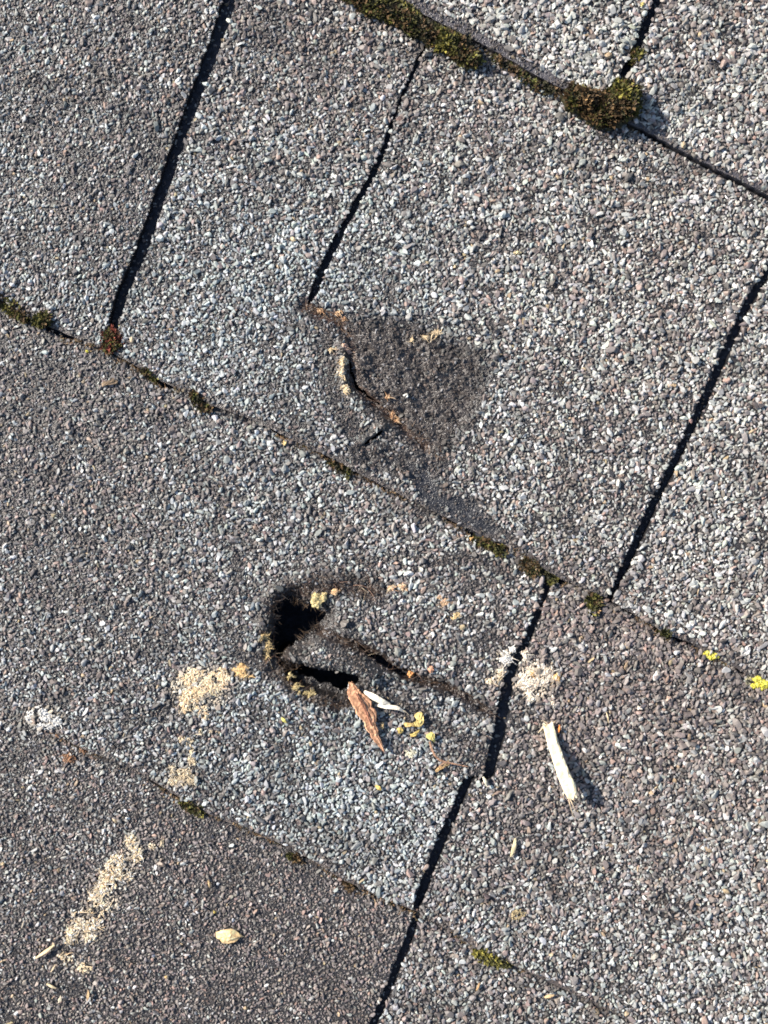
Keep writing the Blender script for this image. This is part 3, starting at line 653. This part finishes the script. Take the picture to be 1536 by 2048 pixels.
WHITE = [(.80,.78,.74),(.72,.70,.67),(.62,.60,.56)]
PINK = [(.85,.75,.63),(.80,.66,.52),(.72,.58,.44),(.86,.80,.70)]
DULL = [(.56,.45,.30),(.66,.54,.37),(.42,.34,.24),(.76,.66,.49)]
ORG = [(.62,.38,.16),(.70,.47,.22),(.50,.30,.12)]
YEL = [(.50,.40,.20),(.55,.45,.24),(.38,.30,.15)]
SG = 'scatterings of pale wood dust on the shingles'
patch('wood_dust', 'largest cream patch of wood dust, left of the black hole', 'wood dust', [(384,1350,24,17,150),(410,1372,34,20,230),(440,1362,26,20,160),(382,1392,24,15,130),(372,1412,14,12,50),(408,1410,16,12,60),(410,1430,8,8,20),(445,1340,10,9,20)], CREAM, M_dust, .4, group=SG)
patch('wood_dust', 'orange-tan heap of wood dust touching the edge of the hole', 'wood dust', [(485,1342,18,13,130),(500,1346,12,8,50)], [(.66,.45,.22),(.72,.52,.28),(.55,.36,.17)], M_dust, .3, group=SG)
patch('wood_dust', 'sparse cream crumbs in a line below the largest dust patch', 'wood dust', [(374,1478,18,8,26),(405,1462,5,7,12),(385,1498,6,9,14),(386,1520,10,8,18),(428,1458,8,7,14)], DULL+CREAM[:1], M_dust, .35, group=SG)
patch('wood_dust', 'dull cream crumbs scattered over the lower joint', 'wood dust', [(346,1540,8,12,26),(372,1548,18,14,60),(352,1560,18,8,28),(385,1560,10,8,20)], DULL, M_dust, .4, group=SG)
patch('wood_dust', 'long diagonal streak of cream wood dust in the bottom left area', 'wood dust', [(262,1682,10,16,46),(270,1710,16,15,70),(240,1722,22,18,100),(222,1745,24,18,100),(260,1750,12,12,26),(212,1770,20,16,80),(192,1788,16,14,100),(200,1815,22,14,70),(165,1830,22,16,60),(180,1850,28,14,80),(145,1865,14,14,70),(182,1874,14,10,50),(140,1880,10,10,36)], CREAM+WHITE[:2]+DULL, M_dust, .5, group=SG)
patch('wood_dust', 'thin yellowish crumbs below the long diagonal dust streak', 'wood dust', [(150,1922,22,10,40),(170,1935,14,8,24),(128,1910,10,8,12)], DULL+CREAM, M_dust, .5, group=SG)
patch('wood_dust', 'loose straw coloured crumbs above the diagonal dust streak', 'wood dust', [(322,1682,7,10,24),(305,1692,8,6,8)], DULL, M_dust, .5, group=SG)
patch('wood_dust', 'pinkish cream patch of dust right of the splayed slot', 'wood dust', [(1072,1332,18,10,80),(1060,1355,28,18,190),(1085,1350,20,14,120),(1050,1370,16,12,110),(1062,1388,12,14,80),(1050,1310,8,12,26),(1105,1398,6,14,14),(1090,1335,14,8,40)], PINK, M_dust, .3, group=SG)
patch('wood_dust', 'small orange-tan crumb heap on the pinkish dust patch', 'wood dust', [(1063,1346,9,5,40)], ORG, M_dust, .1, group=SG)
patch('wood_dust', 'small orange-tan crumb heap at the edge of the pinkish dust patch', 'wood dust', [(1113,1354,10,7,50)], ORG+PINK[:1], M_dust, .2, group=SG)
patch('wood_dust', 'white dust heap just left of the splayed slot', 'wood dust', [(1010,1314,16,12,110),(1024,1298,7,6,20)], WHITE+PINK[:1], M_dust, .25, group=SG)
patch('wood_dust', 'faint dust crumbs below the white heap left of the splayed slot', 'wood dust', [(1000,1345,16,10,44),(980,1362,10,6,22),(992,1358,12,8,20)], PINK[1:]+DULL, M_dust, .3, group=SG)
patch('wood_dust', 'cream crumbs on the joint between twig and bark splinter', 'wood dust', [(822,1505,10,9,50)], [(.62,.58,.44),(.7,.66,.5)], M_dust, .2, group=SG)
patch('wood_dust', 'cream crusty line of crumbs along the torn fold', 'wood dust', [(688,728,7,10,50),(684,748,6,9,40),(688,768,7,9,44),(694,782,6,6,26),(664,702,5,6,18)], [(.66,.5,.3),(.74,.6,.4),(.5,.36,.2),(.6,.52,.4)], M_dust, .15, group=SG)
patch('wood_dust', 'pinkish crumb at the top of the torn fold', 'wood dust', [(691,694,5,8,30),(698,704,4,5,14)], [(.62,.36,.26),(.66,.46,.34)], M_dust, .1, group=SG)
patch('wood_dust', 'tan crumb line on the upper edge of the scuffed patch', 'wood dust', [(872,668,12,6,44),(852,676,10,4,26),(824,682,4,3,10)], [(.66,.52,.34),(.55,.42,.26)], M_dust, .3, group=SG)
patch('wood_dust', 'rust coloured crumbs along the tear through the scuffed patch', 'wood dust', [(778,796,7,5,26),(786,832,5,9,22),(795,842,6,4,16),(640,622,6,5,10),(678,628,8,5,16),(690,640,6,4,8)], [(.50,.30,.16),(.60,.42,.26),(.30,.17,.10)], M_dust, .3, group=SG)
patch('wood_dust', 'tan crumb cluster high above the leaf scraps, beside the hole rim', 'wood dust', [(782,1176,14,6,44),(806,1174,10,8,26)], [(.62,.50,.34),(.66,.42,.26)], M_dust, .2, group=SG)
patch('wood_dust', 'scattered orange crumbs on the mid grey stones right of the crack', 'wood dust', [(892,1204,12,6,22),(880,1194,6,4,8),(833,1186,5,5,12)], [(.5,.33,.22),(.6,.42,.26)], M_dust, .2, group=SG)
patch('wood_dust', 'tan crumb heap alone between the hole and the splayed slot', 'wood dust', [(908,1232,12,7,60)], [(.66,.48,.24),(.72,.56,.32)], M_dust, .1, group=SG)
patch('wood_dust', 'yellow crumbs on the lower lip of the black hole', 'wood dust', [(594,1372,8,6,20),(605,1384,7,5,22),(622,1386,9,5,22),(580,1352,7,5,10)], YEL, M_dust, .2, group=SG)
patch('wood_dust', 'tan crumb on the left lip of the black hole', 'wood dust', [(528,1274,8,6,40),(536,1292,6,12,44),(534,1310,5,8,14)], [(.55,.42,.22),(.45,.33,.17)], M_dust, .25, group=SG)
patch('wood_dust', 'rusty brown crumbs in the lower joint at the far left', 'wood dust', [(140,1515,14,8,36),(168,1500,8,5,14),(118,1470,8,4,8)], [(.34,.18,.10),(.42,.25,.15),(.2,.12,.08)], M_dust, .3, group=SG)
patch('wood_dust', 'faint straw crumbs on the pale stones below the lower joint', 'wood dust', [(1035,1826,18,12,36)], [(.34,.27,.16),(.42,.34,.2)], M_dust, .3, group=SG)

def joint_dirt(k, x0, x1, n, label):
    x = rng.uniform(x0, x1, n); x = x[noise(x, x*0+k, 38, 140+k) > .36]; n = len(x); y = L(k, x)+(jgap(k, x) if k > 1 else 5)+np.abs(rng.normal(0, 5, n))-2
    z = np.maximum(surf(x, y), 0)+1; pal_ = np.array([(.10,.07,.045),(.16,.105,.06),(.07,.06,.03),(.22,.14,.08),(.05,.04,.03),(.34,.24,.14)])
    c = pal_[rng.choice(6, n, p=[.27, .2, .2, .12, .17, .04])]
    A = stones(np.stack([x, y, z], -1), rng.uniform(1.3, 3.3, n), c, 0, elong=(1, 2.6))
    m = rng.random(n) < .3; th = rng.uniform(0, 2*np.pi, m.sum())
    B = hairs(np.stack([x, y, z+2], -1)[m], np.stack([np.cos(th), np.sin(th), rng.uniform(-.1, .3, m.sum())], -1), rng.uniform(5, 15, m.sum()), rng.uniform(.5, .9, m.sum()), c[m]*1.3, .6)
    v, f, c = merge([A, B]); tag(mesh_obj('dirt', v, f, M_dust, None, c, origin=W(float(x.mean()), float(y.mean()), 0)), label, 'dirt', kind='stuff')
joint_dirt(1, 940, 1290, 260, 'dark mossy dirt collected in the uppermost joint')
joint_dirt(2, -60, 1560, 1250, 'brown dirt and rootlets collected along the long middle joint')
joint_dirt(3, 100, 1060, 620, 'brown dirt collected along the lowest joint')

LG = 'crusts of lichen on the shingles'
patch('lichen', 'white lacy lichen crust near the left edge', 'lichen', [(64,1432,10,12,50),(85,1420,16,9,60),(98,1432,18,10,60),(118,1440,10,9,50),(90,1450,22,6,36)], WHITE, M_lich, .2, size=(1.6, 3.2), group=LG, fl=(4, 8))
patch('lichen', 'bright yellow lichen crust halfway along the joint near the edge', 'lichen', [(1412,1306,9,6,110),(1424,1313,9,6,110)], [(.60,.54,.08),(.50,.44,.07),(.68,.63,.15)], M_lich, 0, size=(1.8, 3.2), hz=4, group=LG)
patch('lichen', 'bright yellow lichen crust cut by the picture edge', 'lichen', [(1512,1358,10,7,110),(1524,1368,16,9,220),(1506,1372,6,4,30)], [(.62,.56,.07),(.52,.46,.06),(.70,.65,.14)], M_lich, 0, size=(1.8, 3.4), hz=5, group=LG)
patch('lichen', 'pale grey-green lichen fringe beside the yellow crust at the edge', 'lichen', [(1496,1362,8,8,40)], [(.36,.33,.2),(.28,.26,.17)], M_lich, .1, group=LG)

# ------------------------------------------------------------------ solid pieces: crumbs, chips, splinters, leaves
def loft(name, path, widths, thick, mat, color, parent=None, rough=.08, jag=0, nseg=None, label=None, cat=None, group=None, vary=.12, ns=10):
    """path: (x, y, z) plan points, widths/thick per point: an irregular beam of wood"""
    path = np.array(path, float); m = nseg or len(path)
    t0 = np.linspace(0, 1, len(path)); t = np.linspace(0, 1, m)
    C = np.stack([np.interp(t, t0, path[:, i]) for i in range(3)], -1); wd = np.interp(t, t0, widths); th = np.interp(t, t0, thick)
    T = np.gradient(C, axis=0); T /= np.linalg.norm(T, axis=1)[:, None]
    Sd = np.cross(T, [0, 0, 1.]); Sd /= np.linalg.norm(Sd, axis=1)[:, None]; U = np.cross(Sd, T)
    a = np.linspace(0, 2*np.pi, ns, endpoint=False)+.2; ca = np.sign(np.cos(a))*np.abs(np.cos(a))**.6; sa = np.sign(np.sin(a))*np.abs(np.sin(a))**.6
    ribc = np.exp(rng.normal(0, vary*1.3+.04, (ns, 1))); rib = 1+rng.normal(0, rough, ns)                      # grain ridges run along the piece
    V = []; Cc = []
    for i in range(m):
        k = rib*(1+rng.normal(0, rough*.22, ns))
        p = C[i]+Sd[i]*(ca*wd[i]/2*k)[:, None]+U[i]*(sa*th[i]/2*k)[:, None]
        if i in (0, m-1) and jag: p = p+T[i]*(rng.uniform(-1, 1, ns)*jag)[:, None]
        V.append(p); Cc.append(np.array(color)[None]*ribc*np.exp(rng.normal(0, vary, (ns, 1))))
    V = np.concatenate(V+[C[:1]+T[:1]*jag*.3, C[-1:]-T[-1:]*jag*.3]); Cc = np.concatenate(Cc+[[color], [color]])
    F = []
    for i in range(m-1):
        for k in range(ns):
            q = (k+1) % ns; F += [(i*ns+k, i*ns+q, (i+1)*ns+q), (i*ns+k, (i+1)*ns+q, (i+1)*ns+k)]
    e0, e1 = m*ns, m*ns+1
    for k in range(ns):
        q = (k+1) % ns; F += [(e0, q, k), (e1, (m-1)*ns+k, (m-1)*ns+q)]
    org = W(*C[0]) if parent is None else None
    o = mesh_obj(name, W(V[:, 0], V[:, 1], V[:, 2]), np.array(F), mat, parent, np.clip(Cc, .01, .9), origin=org if parent is None else parent.location)
    if label: tag(o, label, cat, group)
    return o
def sheet(name, outline, mat, color, label=None, cat=None, group=None, lift=2, arch=6, thick=1.2, parent=None, tiltv=(0, 0), vary=.24, vein=None):
    """thin curled piece (leaf scrap, husk): outline in plan units, domed by arch, with its own thickness"""
    ol = np.array(outline, float); c0 = ol.mean(0)
    ol = np.concatenate([ol[i]*(1-t)+ol[(i+1) % len(ol)]*t for i in range(len(ol)) for t in (0, .5)]).reshape(-1, 2)
    ol = ol+rng.normal(0, 1.25, ol.shape); n = len(ol); rings = []; R = np.hypot(*(ol-c0).T).mean()
    for k in (1, .75, .5, .25): rings.append(c0+(ol-c0)*k)
    P = np.concatenate(rings+[c0[None]]); d = np.hypot(*(P-c0).T)/R
    base = np.maximum(surf(P[:, 0], P[:, 1]), surf(c0[0], c0[1]))
    z = float(surf(*c0)[0])+5+lift+arch*(1-d**2*.6)+(P[:, 0]-c0[0])*tiltv[0]+(P[:, 1]-c0[1])*tiltv[1]+rng.normal(0, .8, len(P))
    if vein is not None: z = z-vein*np.abs(np.sin(np.arctan2(*(P-c0).T)*1))*0+vein*np.cos((P[:, 0]-c0[0])*.5)
    F = []
    for i in range(3):
        for k in range(n):
            q = (k+1) % n; F += [(i*n+k, (i+1)*n+q, i*n+q), (i*n+k, (i+1)*n+k, (i+1)*n+q)]
    for k in range(n): F.append((3*n+k, 4*n, 3*n+(k+1) % n))
    F = np.array(F); m = len(P); B = F[:, ::-1]+m
    sk = []
    for k in range(n):
        q = (k+1) % n; sk += [(k, q, q+m), (k, q+m, k+m)]
    V = np.concatenate([W(P[:, 0], P[:, 1], z), W(P[:, 0], P[:, 1], z-thick)])
    C = np.array(color)[None]*np.exp(rng.normal(0, vary, (len(V), 1)))
    org = W(c0[0], c0[1], float(surf(*c0)[0])) if parent is None else parent.location
    o = mesh_obj(name, V, np.concatenate([F, B, np.array(sk)]), mat, parent, np.clip(C, .01, .9), origin=org)
    if label: tag(o, label, cat, group)
    return o

# the big pale splinter: its head rests on the stones, its foot stands clear of them
ps = []
for (x, y, z) in [(1095,1449,13),(1102,1478,19),(1113,1512,29),(1124,1545,38),(1138,1578,47),(1143,1594,50)]:
    ux, uy = unp(x, y, z); ps.append((ux, uy, z))
root = empty('wood_splinter', W(ps[0][0], ps[0][1], 5)); tag(root, 'big pale splinter of split wood casting a long shadow', 'splinter')
bpy.context.view_layer.update()
loft('shaft', ps, [19,20,21,23,24,18], [12,12,13,14,13,10], M_wood, (.76,.63,.43), root, rough=.16, jag=7, nseg=26, vary=.11, ns=14)
for (a, b) in [((1090,1450,12), (1076,1466,14)), ((1094,1446,14), (1082,1441,16)), ((1104,1447,15), (1114,1440,12))]:
    ux, uy = unp(*a); vx, vy = unp(*b); loft('frayed_end', [(ux, uy, a[2]), ((ux+vx)/2+1, (uy+vy)/2-1, a[2]+1), (vx, vy, b[2])], [3, 2.2, 1], [3, 2, 1], M_wood, (.78,.62,.42), root, nseg=5, ns=6)
for (a, c_, b) in [((1136,1592,48), (1140,1612,44), (1147,1634,34)), ((1142,1594,48), (1150,1604,42), (1160,1616,34)), ((1138,1594,48), (1146,1610,48), (1150,1622,44)), ((1130,1580,44), (1126,1590,40), (1128,1600,38))]:
    q = [(*unp(*p), p[2]) for p in (a, c_, b)]; loft('frayed_end', q, [2.6, 1.8, .8], [2.4, 1.6, .8], M_wood, (.72,.55,.36), root, nseg=6, ns=5)

# red-brown bark splinter leaning out of the crack, with white wood beside it
root = empty('bark_splinter', W(712, 1378, 0)); tag(root, 'red-brown splinter of bark poking out of the crack', 'splinter')
bpy.context.view_layer.update()
by = [1364,1372,1381,1390,1398,1407,1415,1424,1432,1441,1450,1459,1468,1477,1486,1497]
bl = [698,697,695,700,704,712,713,722,727,731,733,741,743,750,757,766]; br_ = [706,712,719,724,735,744,741,752,754,751,752,757,756,762,765,768]
loft('bark', [((a+b)/2, y_, 13+13*math.sin(min(1, k/8)*1.5)-k*.35) for k, (a, b, y_) in enumerate(zip(bl, br_, by))], [b-a for a, b in zip(bl, br_)], [6,7,8,9,9,9,9,9,8,8,7,7,6,5,4,3], M_bark, (.46,.25,.15), root, rough=.2, jag=4, nseg=46, vary=.32, ns=20)
loft('ridge', [(712,1382,28),(726,1405,31),(738,1432,29),(752,1464,22)], [3,6,5,2], [4,5,5,2], M_bark, (.26,.12,.075), root, rough=.3, nseg=24, vary=.3, ns=8)
loft('pale_edge', [(706,1386,17),(714,1400,19),(724,1418,19)], [5,8,4], [4,5,4], M_wood, (.66,.47,.26), root, rough=.15, nseg=10)
loft('wood_splinter', [(731,1382,16),(750,1391,22),(766,1400,22),(778,1405,18)], [7,11,10,4], [5,7,6,4], M_wood, (.82,.74,.60), rough=.15, jag=4, nseg=14, vary=.05, label='short white chip of wood lying against the bark splinter', cat='splinter')
rt = loft('wood_splinter', [(752,1408,12),(772,1410,20),(796,1413,20),(808,1421,14)], [5,9,8,3], [4,6,5,2], M_wood, (.80,.71,.58), rough=.12, jag=3, nseg=12, vary=.05, label='slender cream sliver of wood just below the white chip', cat='splinter')
loft('frayed_end', [(800,1414,17),(810,1420,15),(818,1428,11)], [2.5,1.6,.8], [2,1.5,.8], M_wood, (.7,.55,.38), rt, nseg=5, ns=5)
loft('wood_splinter', [(698,1371,10),(706,1374,14),(712,1378,14)], [8,9,5], [6,6,4], M_wood, (.66,.70,.72), rough=.2, jag=2, nseg=6, label='bluish white wood fragment at the head of the bark splinter', cat='splinter')

# leaf scraps and the twig
OC = (.56,.42,.14)
LSG = 'yellow leaf scraps by the twig'
sheet('leaf_scrap', [(829,1425),(838,1419),(845,1424),(847,1438),(842,1449),(832,1453),(827,1444),(832,1436)], M_leaf, (.58,.45,.17), 'largest ochre leaf scrap, upright oval, above the twig', 'leaf scrap', LSG, arch=6, lift=4, tiltv=(.2, 0))
sheet('leaf_scrap', [(808,1445),(822,1442),(833,1448),(836,1452),(824,1452),(812,1452)], M_leaf, (.5,.36,.14), 'narrow ochre leaf scrap under the largest one', 'leaf scrap', LSG, arch=3)
sheet('leaf_scrap', [(792,1455),(800,1452),(806,1457),(804,1464),(796,1464)], M_leaf, OC, 'round ochre leaf scrap farthest from the twig', 'leaf scrap', LSG, arch=4)
sheet('leaf_scrap', [(818,1466),(828,1462),(838,1457),(840,1461),(830,1468),(822,1471)], M_leaf, OC, 'thin curled ochre leaf scrap between round scrap and twig', 'leaf scrap', LSG, arch=4)
sheet('leaf_scrap', [(852,1466),(862,1461),(869,1466),(871,1480),(866,1483),(860,1476),(853,1472)], M_leaf, (.55,.47,.16), 'yellow leaf scrap at the upper end of the twig', 'leaf scrap', LSG, arch=6, lift=4)
sheet('leaf_scrap', [(869,1538),(880,1530),(890,1523),(898,1520),(897,1525),(888,1532),(878,1539),(872,1541)], M_leaf, (.42,.29,.15), 'folded brown leaf scrap across the fork of the twig', 'leaf scrap', LSG, arch=4, lift=3)
sheet('leaf_scrap', [(762,1444),(768,1441),(769,1449),(764,1458),(761,1452)], M_leaf, (.62,.45,.24), 'small tan leaf scrap right beside the bark splinter tip', 'leaf scrap', LSG, arch=4, lift=3)
root = empty('twig', W(862, 1480, 3)); tag(root, 'thin curved reddish twig reaching towards the splayed slot', 'twig')
bpy.context.view_layer.update()
zz = 15
loft('stem', [(859,1480,zz),(862,1492,zz+2),(868,1506,zz+3),(878,1516,zz+2),(890,1521,zz),(906,1524,zz),(922,1528,zz-2),(936,1531,zz-4)], [4,4,4,4,4,3,2.4,1.4], [4,4,4,4,4,3,2.4,1.4], M_bark, (.34,.20,.13), root, nseg=24, ns=7)
loft('fork', [(890,1521,zz),(880,1528,zz-2),(872,1537,zz-4)], [3,2.6,1.4], [3,2.4,1.2], M_bark, (.36,.23,.15), root, nseg=6, ns=6)

sheet('leaf_scrap', [(204,768),(216,764),(228,758),(238,762),(236,768),(222,772),(208,774)], M_bark, (.26,.19,.13), 'dull brown bark-like scrap left of the faint moss sliver', 'leaf scrap', arch=4, lift=2)
root = sheet('seed_husk', [(433,1862),(442,1856),(458,1854),(472,1856),(484,1866),(478,1876),(462,1881),(446,1880),(436,1874)], M_leaf, (.80,.56,.29), 'oval tan husk lying flat on the dark brown shingle', 'seed husk', arch=9, lift=2, thick=2)
bpy.context.view_layer.update()
loft('tip', [(480,1866,16),(486,1868,14),(491,1870,10)], [5,3,1.4], [3,2,1], M_leaf, (.66,.46,.24), root, nseg=4, ns=6)

# small chips
CG = 'small chips of wood strewn on the shingles'
def chip(x0, y0, x1, y1, w_, c_, label, z=11, th=4):
    mx, my = (x0+x1)/2, (y0+y1)/2; b = float(np.maximum(surf(mx, my), 0)[0])
    loft('wood_chip', [(x0, y0, b+z-2), (mx+(y1-y0)*.04, my, b+z), (x1, y1, b+z-1)], [w_*.5, w_, w_*.4], [th*.6, th, th*.5], M_wood, c_, rough=.15, jag=2, nseg=8, label=label, cat='wood chip', group=CG, vary=.06)
chip(1029,1674,1020,1708, 8, (.66,.56,.34), 'straw coloured chip standing alone below the big splinter')
chip(965,1550,972,1568, 6, (.70,.66,.50), 'cream chip at the foot of the splayed slot', z=14)
chip(112,1885,74,1912, 6, (.72,.56,.34), 'longest tan sliver beside the diagonal dust streak')
chip(114,1925,106,1938, 5, (.60,.48,.32), 'short sliver just below the tan sliver by the dust streak')
chip(52,1838,48,1850, 4, (.6,.5,.38), 'tiny pale sliver above the tan sliver by the dust streak')
chip(98,1962,116,1970, 5, (.6,.48,.3), 'straw sliver close above the lower left corner')
chip(180,1976,178,1996, 6, (.66,.44,.24), 'orange-tan chip pointing down near the lower left corner')
chip(126,1988,122,1998, 7, (.6,.52,.38), 'blunt cream chip between two slivers near the lower left corner')
chip(12,2046,30,2036, 6, (.66,.54,.3), 'yellowish sliver cut by the bottom edge at the left')
chip(418,1758,421,1772, 5, (.6,.42,.22), 'small tan chip on the dark brown shingle above the husk')
chip(1088,1990,1106,1986, 5, (.7,.48,.26), 'tan flake near the bottom edge, below the wedge of moss')
chip(1210,1422,1214,1442, 2.4, (.6,.48,.3), 'hair-thin straw sliver to the right of the big splinter head')
chip(958,1962,952,1976, 5, (.5,.32,.16), 'brown flake between the wedge of moss and the lowest slot')
chip(752,1568,762,1576, 7, (.66,.46,.14), 'ochre flake on the pale stones below the bark splinter')
chip(565,1433,573,1442, 7, (.58,.52,.14), 'mustard flake below the lower lip of the hole')
chip(1117,1448,1115,1462, 5, (.62,.22,.06), 'vivid orange flake next to the head of the big splinter')

# crumbs: single lumps with a rough, crusty surface
def crumb(x, y, rx, ry, c_, label, cat='crumb', name='crumb', mat=None, n=16, hz=1.0, group='single crumbs on the shingles'):
    a = rng.uniform(0, 2*np.pi, n); r_ = np.sqrt(rng.random(n))*.62
    X = x+rx*r_*np.cos(a); Y = y+ry*r_*np.sin(a); b = float(np.maximum(surf(x, y), -6)[0]); m = (rx+ry)/2
    Z = b+3+m*hz*(1-r_)*rng.uniform(.5, 1, n)
    cc = np.array(c_)[None]*np.exp(rng.normal(0, .14, (n, 1)))
    v, f, c = stones(np.stack([X, Y, Z], -1), rng.uniform(.28, .48, n)*m, np.clip(cc, .02, .88), 1, flat=(.6, 1), elong=(1, 1.6))
    tag(mesh_obj(name, v, f, mat or M_lich, None, c, origin=W(x, y, b)), label, cat, group)
crumb(634,1200,14,20,(.52,.43,.22),'large yellow foam-like crumb on the upper rim of the hole', n=46)
crumb(648,1194,9,12,(.54,.43,.22),'yellow crumb lobe between the large yellow crumb and the orange one', n=24)
crumb(672,1184,10,11,(.62,.42,.24),'orange-tan crumb right of the large yellow crumb on the rim', n=24)
crumb(821,1348,8,9,(.70,.34,.14),'bright orange crumb lying in the long crack', n=20)
crumb(861,1337,8,9,(.62,.34,.22),'dull pink crumb right of the bright orange one', n=18)
crumb(812,792,7,7,(.74,.72,.66),'single white pebble on the scuffed patch', cat='pebble', name='pebble', n=8, group=None)
crumb(943,1077,6,6,(.78,.48,.20),'orange crumb in the joint beside the row of moss', n=12)
crumb(1474,1308-900,5,5,(.50,.46,.40),'pale crumb on the light shingle near the top gap', n=8)
crumb(570,886,6,7,(.66,.50,.24),'honey coloured crumb in the joint left of the torn patch', n=12)
crumb(176,703,5,4,(.66,.60,.10),'lemon yellow crumb left of the red moss tuft', n=10)
crumb(240,652,5,4,(.62,.56,.26),'straw yellow crumb on top of the red moss tuft', n=10)
crumb(1034,508,9,6,(.66,.54,.32),'yellowish flat crumb among the stones of the wide shingle', n=14)
crumb(1282,14,7,6,(.66,.56,.22),'yellow crumb beside the short slot at the top edge', n=12)
crumb(1334,1396,7,9,(.60,.45,.36),'pinkish pale crumb on the brown stones beyond the big splinter', n=12)
crumb(1278,1414,7,6,(.78,.66,.56),'cream crumb left of the pinkish pale one', n=12)
crumb(334,2022-70,5,5,(.70,.50,.24),'orange-tan crumb on the dark brown shingle left of the husk', n=9)
crumb(430,1822,5,4,(.62,.48,.14),'mustard crumb just above the husk', n=9)
crumb(1342,772,12,5,(.50,.36,.22),'tan smear of crumb on the wide shingle near the slanting slot', n=14)
